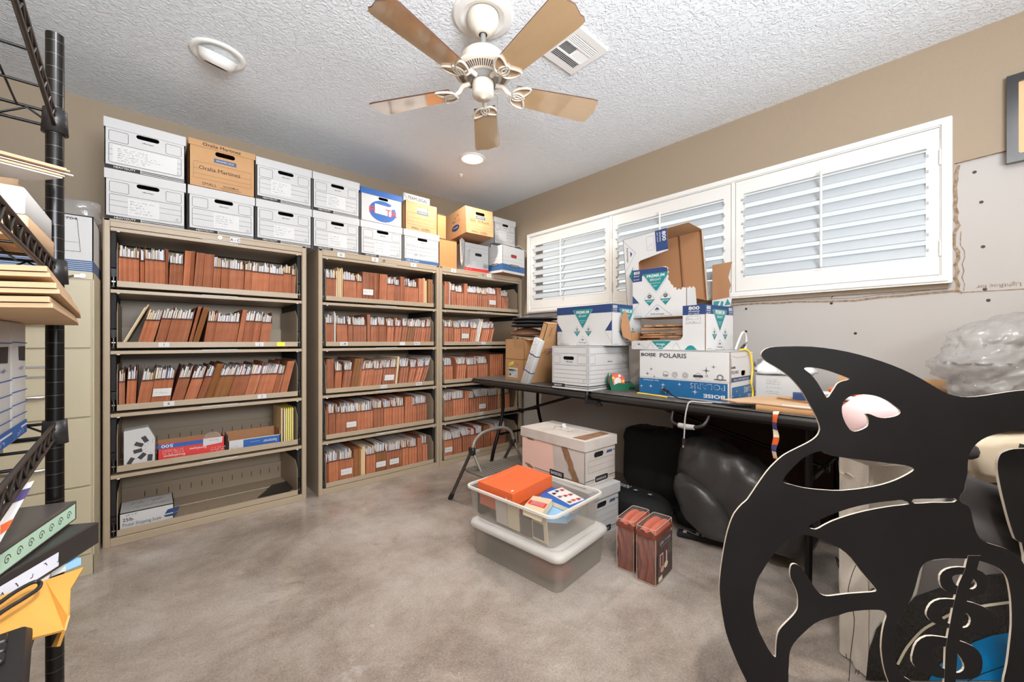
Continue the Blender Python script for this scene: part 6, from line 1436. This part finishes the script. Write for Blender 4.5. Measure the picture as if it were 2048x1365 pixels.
D.line(smooth_loop(S5([(430, 1250), (480, 1160), (560, 1070), (640, 1020), (760, 960), (900, 930), (1080, 905), (1240, 895)]), 4, False), .009, 'cream', lift=.0016); D.line(S5([(820, 1365), (900, 1310), (1080, 1245)]), .003, 'ink', lift=.0016)
D.line(smooth_loop(S5([(200, 690), (170, 760), (150, 870), (185, 1000), (165, 1200), (155, 1500)]), 4, False), .0024, 'ink', lift=.0006); D.text('N', *S5([(188, 1312)])[0], .014, 'ink', rot=-8); D.line(S5([(270, 850), (300, 830)]), .004, 'ink'); D.line(S5([(140, 1200), (143, 1225)]), .002, 'ink')
b.build('printed_panel', t)
t = heap('satin_drape', 'charcoal satin cloth draped over the low side of the woven tote', 'cloth', 1.325, 1.225, 0)
b = MB()
def drape(u, v):
    x = u * .46; pz = .630 - .16 * min(u, .5)
    if v < .3: y = .09 - .118 * v / .3; z = pz + .012 + .004 * math.sin(u * 9)
    else:
        k = (v - .3) / .7; z = pz + .012 - k * .20 - .03 * math.sin(u * 2.4); y = -.030 - .014 * math.sin(k * 10 + 1.5 * math.sin(u * 3)) - .012 * noise.noise(Vector((u * 3, k * 4, 1)))
    return (x + .012 * math.sin(v * 7), y, z)
b.grid(drape, 40, 44, 'satin'); b.build('cloth', t, solid=.006)
t = heap('plush_toy', 'soft pale pink plush heap on top of the woven tote', 'plush', 1.145, 1.235, H + .012)
b = MB(); b.blob((0, 0, .105), (.105, .075, .105), 'plush_pink', 30, 18, .7, .16, 6, 3, .003); b.build('plush_body', t)
t = heap('striped_towel', 'orange and white striped cloth beside the pink plush heap', 'cloth', 1.268, 1.50, .7745)
b = MB()
for i, m in enumerate(('plush_white', 'comforter', 'plush_white', 'orange')): b.blob((.004 * i, 0, .012 + i * .021), (.06 - .004 * i, .07, .0115), m, 24, 8, .45, .12, 9, 4 + i, .0005)
b.build('cloth', t)
t = heap('dark_cloth', 'dark grey folded cloth lying on the woven tote behind the orca mouth', 'cloth', 1.36, 1.285, H + .012)
b = MB(); b.blob((0, 0, .03), (.09, .07, .03), 'dark_grey_cloth', 20, 10, .7, .2, 8, 7, .002); b.build('cloth', t)
t = heap('duffel_bag', 'large dark grey duffel on the floor beside the woven tote', 'bag', 1.85, 1.52, 0)
b = MB(); b.blob((0, 0, .122), (.26, .14, .122), 'dark_grey_cloth', 32, 18, .5, .05, 5, 5, .002); b.build('bag_body', t)
for i, (z, m, lb) in enumerate(((.256, 'dark_grey_cloth', 'charcoal satin cloth fold, lower of two behind the second black board'), (.396, 'grey_cloth', 'grey satin cloth fold, upper of two behind the second black board'))):
    t = heap('satin_cloth', lb, 'cloth', 1.85, 1.52, z); b = MB(); b.blob((0, 0, .064), (.26, .145, .062), m, 40, 18, .55, .14, 9, i + 2, .001); b.build('cloth', t)
t = heap('cream_shirt', 'cream cloth with black brush strokes in the heap behind the orca tail', 'cloth', 1.85, 1.51, .536)
b = MB(); b.blob((0, 0, .090), (.26, .14, .088), 'cream_cloth', 60, 30, .32, .16, 8, 9, .001)
for pts in ([(-.20, .150), (-.185, .10), (-.170, .065), (-.150, .12)], [(-.10, .15), (-.12, .07), (-.14, .02)], [(-.05, .15), (-.03, .10), (-.04, .04)]):
    b.tube(smooth_loop([(p[0], -.138, p[1]) for p in pts], 4, False), .006, 'ink', 8)
b.build('cloth', t)
t = heap('black_shirt', 'black and grey cloth on the cream cloth behind the orca tail', 'cloth', 1.86, 1.52, .722)
b = MB(); b.blob((0, 0, .042), (.26, .14, .038), 'dark_grey_cloth', 32, 16, .55, .15, 7, 12, .001); b.build('cloth', t)
t = heap('plastic_bag', 'big crumpled clear plastic bag topping the heap by the window wall', 'bag', 1.95, 1.52, .812)
b = MB()
def fold(q): return (abs(noise.noise(q * 3.6)) + .55 * abs(noise.noise(q * 8.3 + Vector((3, 1, 2)))) + .28 * abs(noise.noise(q * 19)) + .12 * abs(noise.noise(q * 41)))
def bagf(u, v):
    th = (u * 2 - 1) * PI; ph = (v - .5) * PI
    x, y, z = math.cos(ph) * math.cos(th), math.cos(ph) * math.sin(th), math.sin(ph)
    g = lambda a, e: math.copysign(abs(a) ** e, a)
    q = Vector((g(x, .8) * .285, g(y, .8) * .15, g(z, .75) * .185)); n = fold(Vector((q.x * 1.0, q.y, q.z * 1.6 - q.x * .5)) + Vector((4.2, 1.7, .3)))
    q = q * (.86 + .22 * n); q.y *= .85 + .6 * n
    q.z += .10 * (q.x + .05) if q.z > 0 else 0
    return (q.x, min(q.y, .16), max(q.z, -.149) + .15)
b.grid(bagf, 170, 100, 'film', True); b.build('bag_body', t)
# ------------------------------------------------------------------ light and camera
def spot(x, y, z, power, col=(255, 247, 238), size=165, blend=.6, r=.05):
    l = bpy.data.lights.new('downlight', 'SPOT'); l.energy = power; l.color = rgb(col)[:3]; l.spot_size = rad(size); l.spot_blend = blend; l.shadow_soft_size = r
    o = bpy.data.objects.new('downlight', l); COL.objects.link(o); o.location = (x, y, z)
spot(1.824, 2.468, ZC - .03, 44, r=.04)
spot(.245, 2.407, ZC - .06, 5)
spot(1.5, -.35, ZC - .02, 20)
spot(.35, -.2, ZC - .02, 88)
def area(loc, rot, sx, sy, power, col):
    l = bpy.data.lights.new('added_fill', 'AREA'); l.shape = 'RECTANGLE'; l.size = sx; l.size_y = sy; l.energy = power; l.color = rgb(col)[:3]
    o = bpy.data.objects.new('added_fill', l); COL.objects.link(o); o.location = loc; o.rotation_euler = rot
area((.15, -1.35, 1.65), (rad(148), 0, 0), 1.5, 1.5, 182, (240, 246, 255))  # added fill panel behind the camera, aimed up to brighten the ceiling
w = bpy.data.worlds.new('World'); SC.world = w; w.use_nodes = True
bg = w.node_tree.nodes['Background']; bg.inputs[0].default_value = (.93, .97, 1, 1); bg.inputs[1].default_value = .8
cam = bpy.data.cameras.new('camera'); co = bpy.data.objects.new('camera', cam); COL.objects.link(co)
co.location = (0, 0, EYE); co.rotation_euler = (PI / 2, 0, -YAW)
cam.sensor_width = 36; cam.lens = 36 * FPX / 2048; cam.clip_start = .02
SC.camera = co
SC.view_settings.view_transform = 'Standard'; SC.view_settings.look = 'None'; SC.view_settings.gamma = 1; SC.view_settings.use_curve_mapping = False
SC.view_settings.exposure = .47
SC.cycles.use_denoising = True
SC.cycles.max_bounces = 8; SC.cycles.transparent_max_bounces = 16
SC.cycles.sample_clamp_indirect = 8
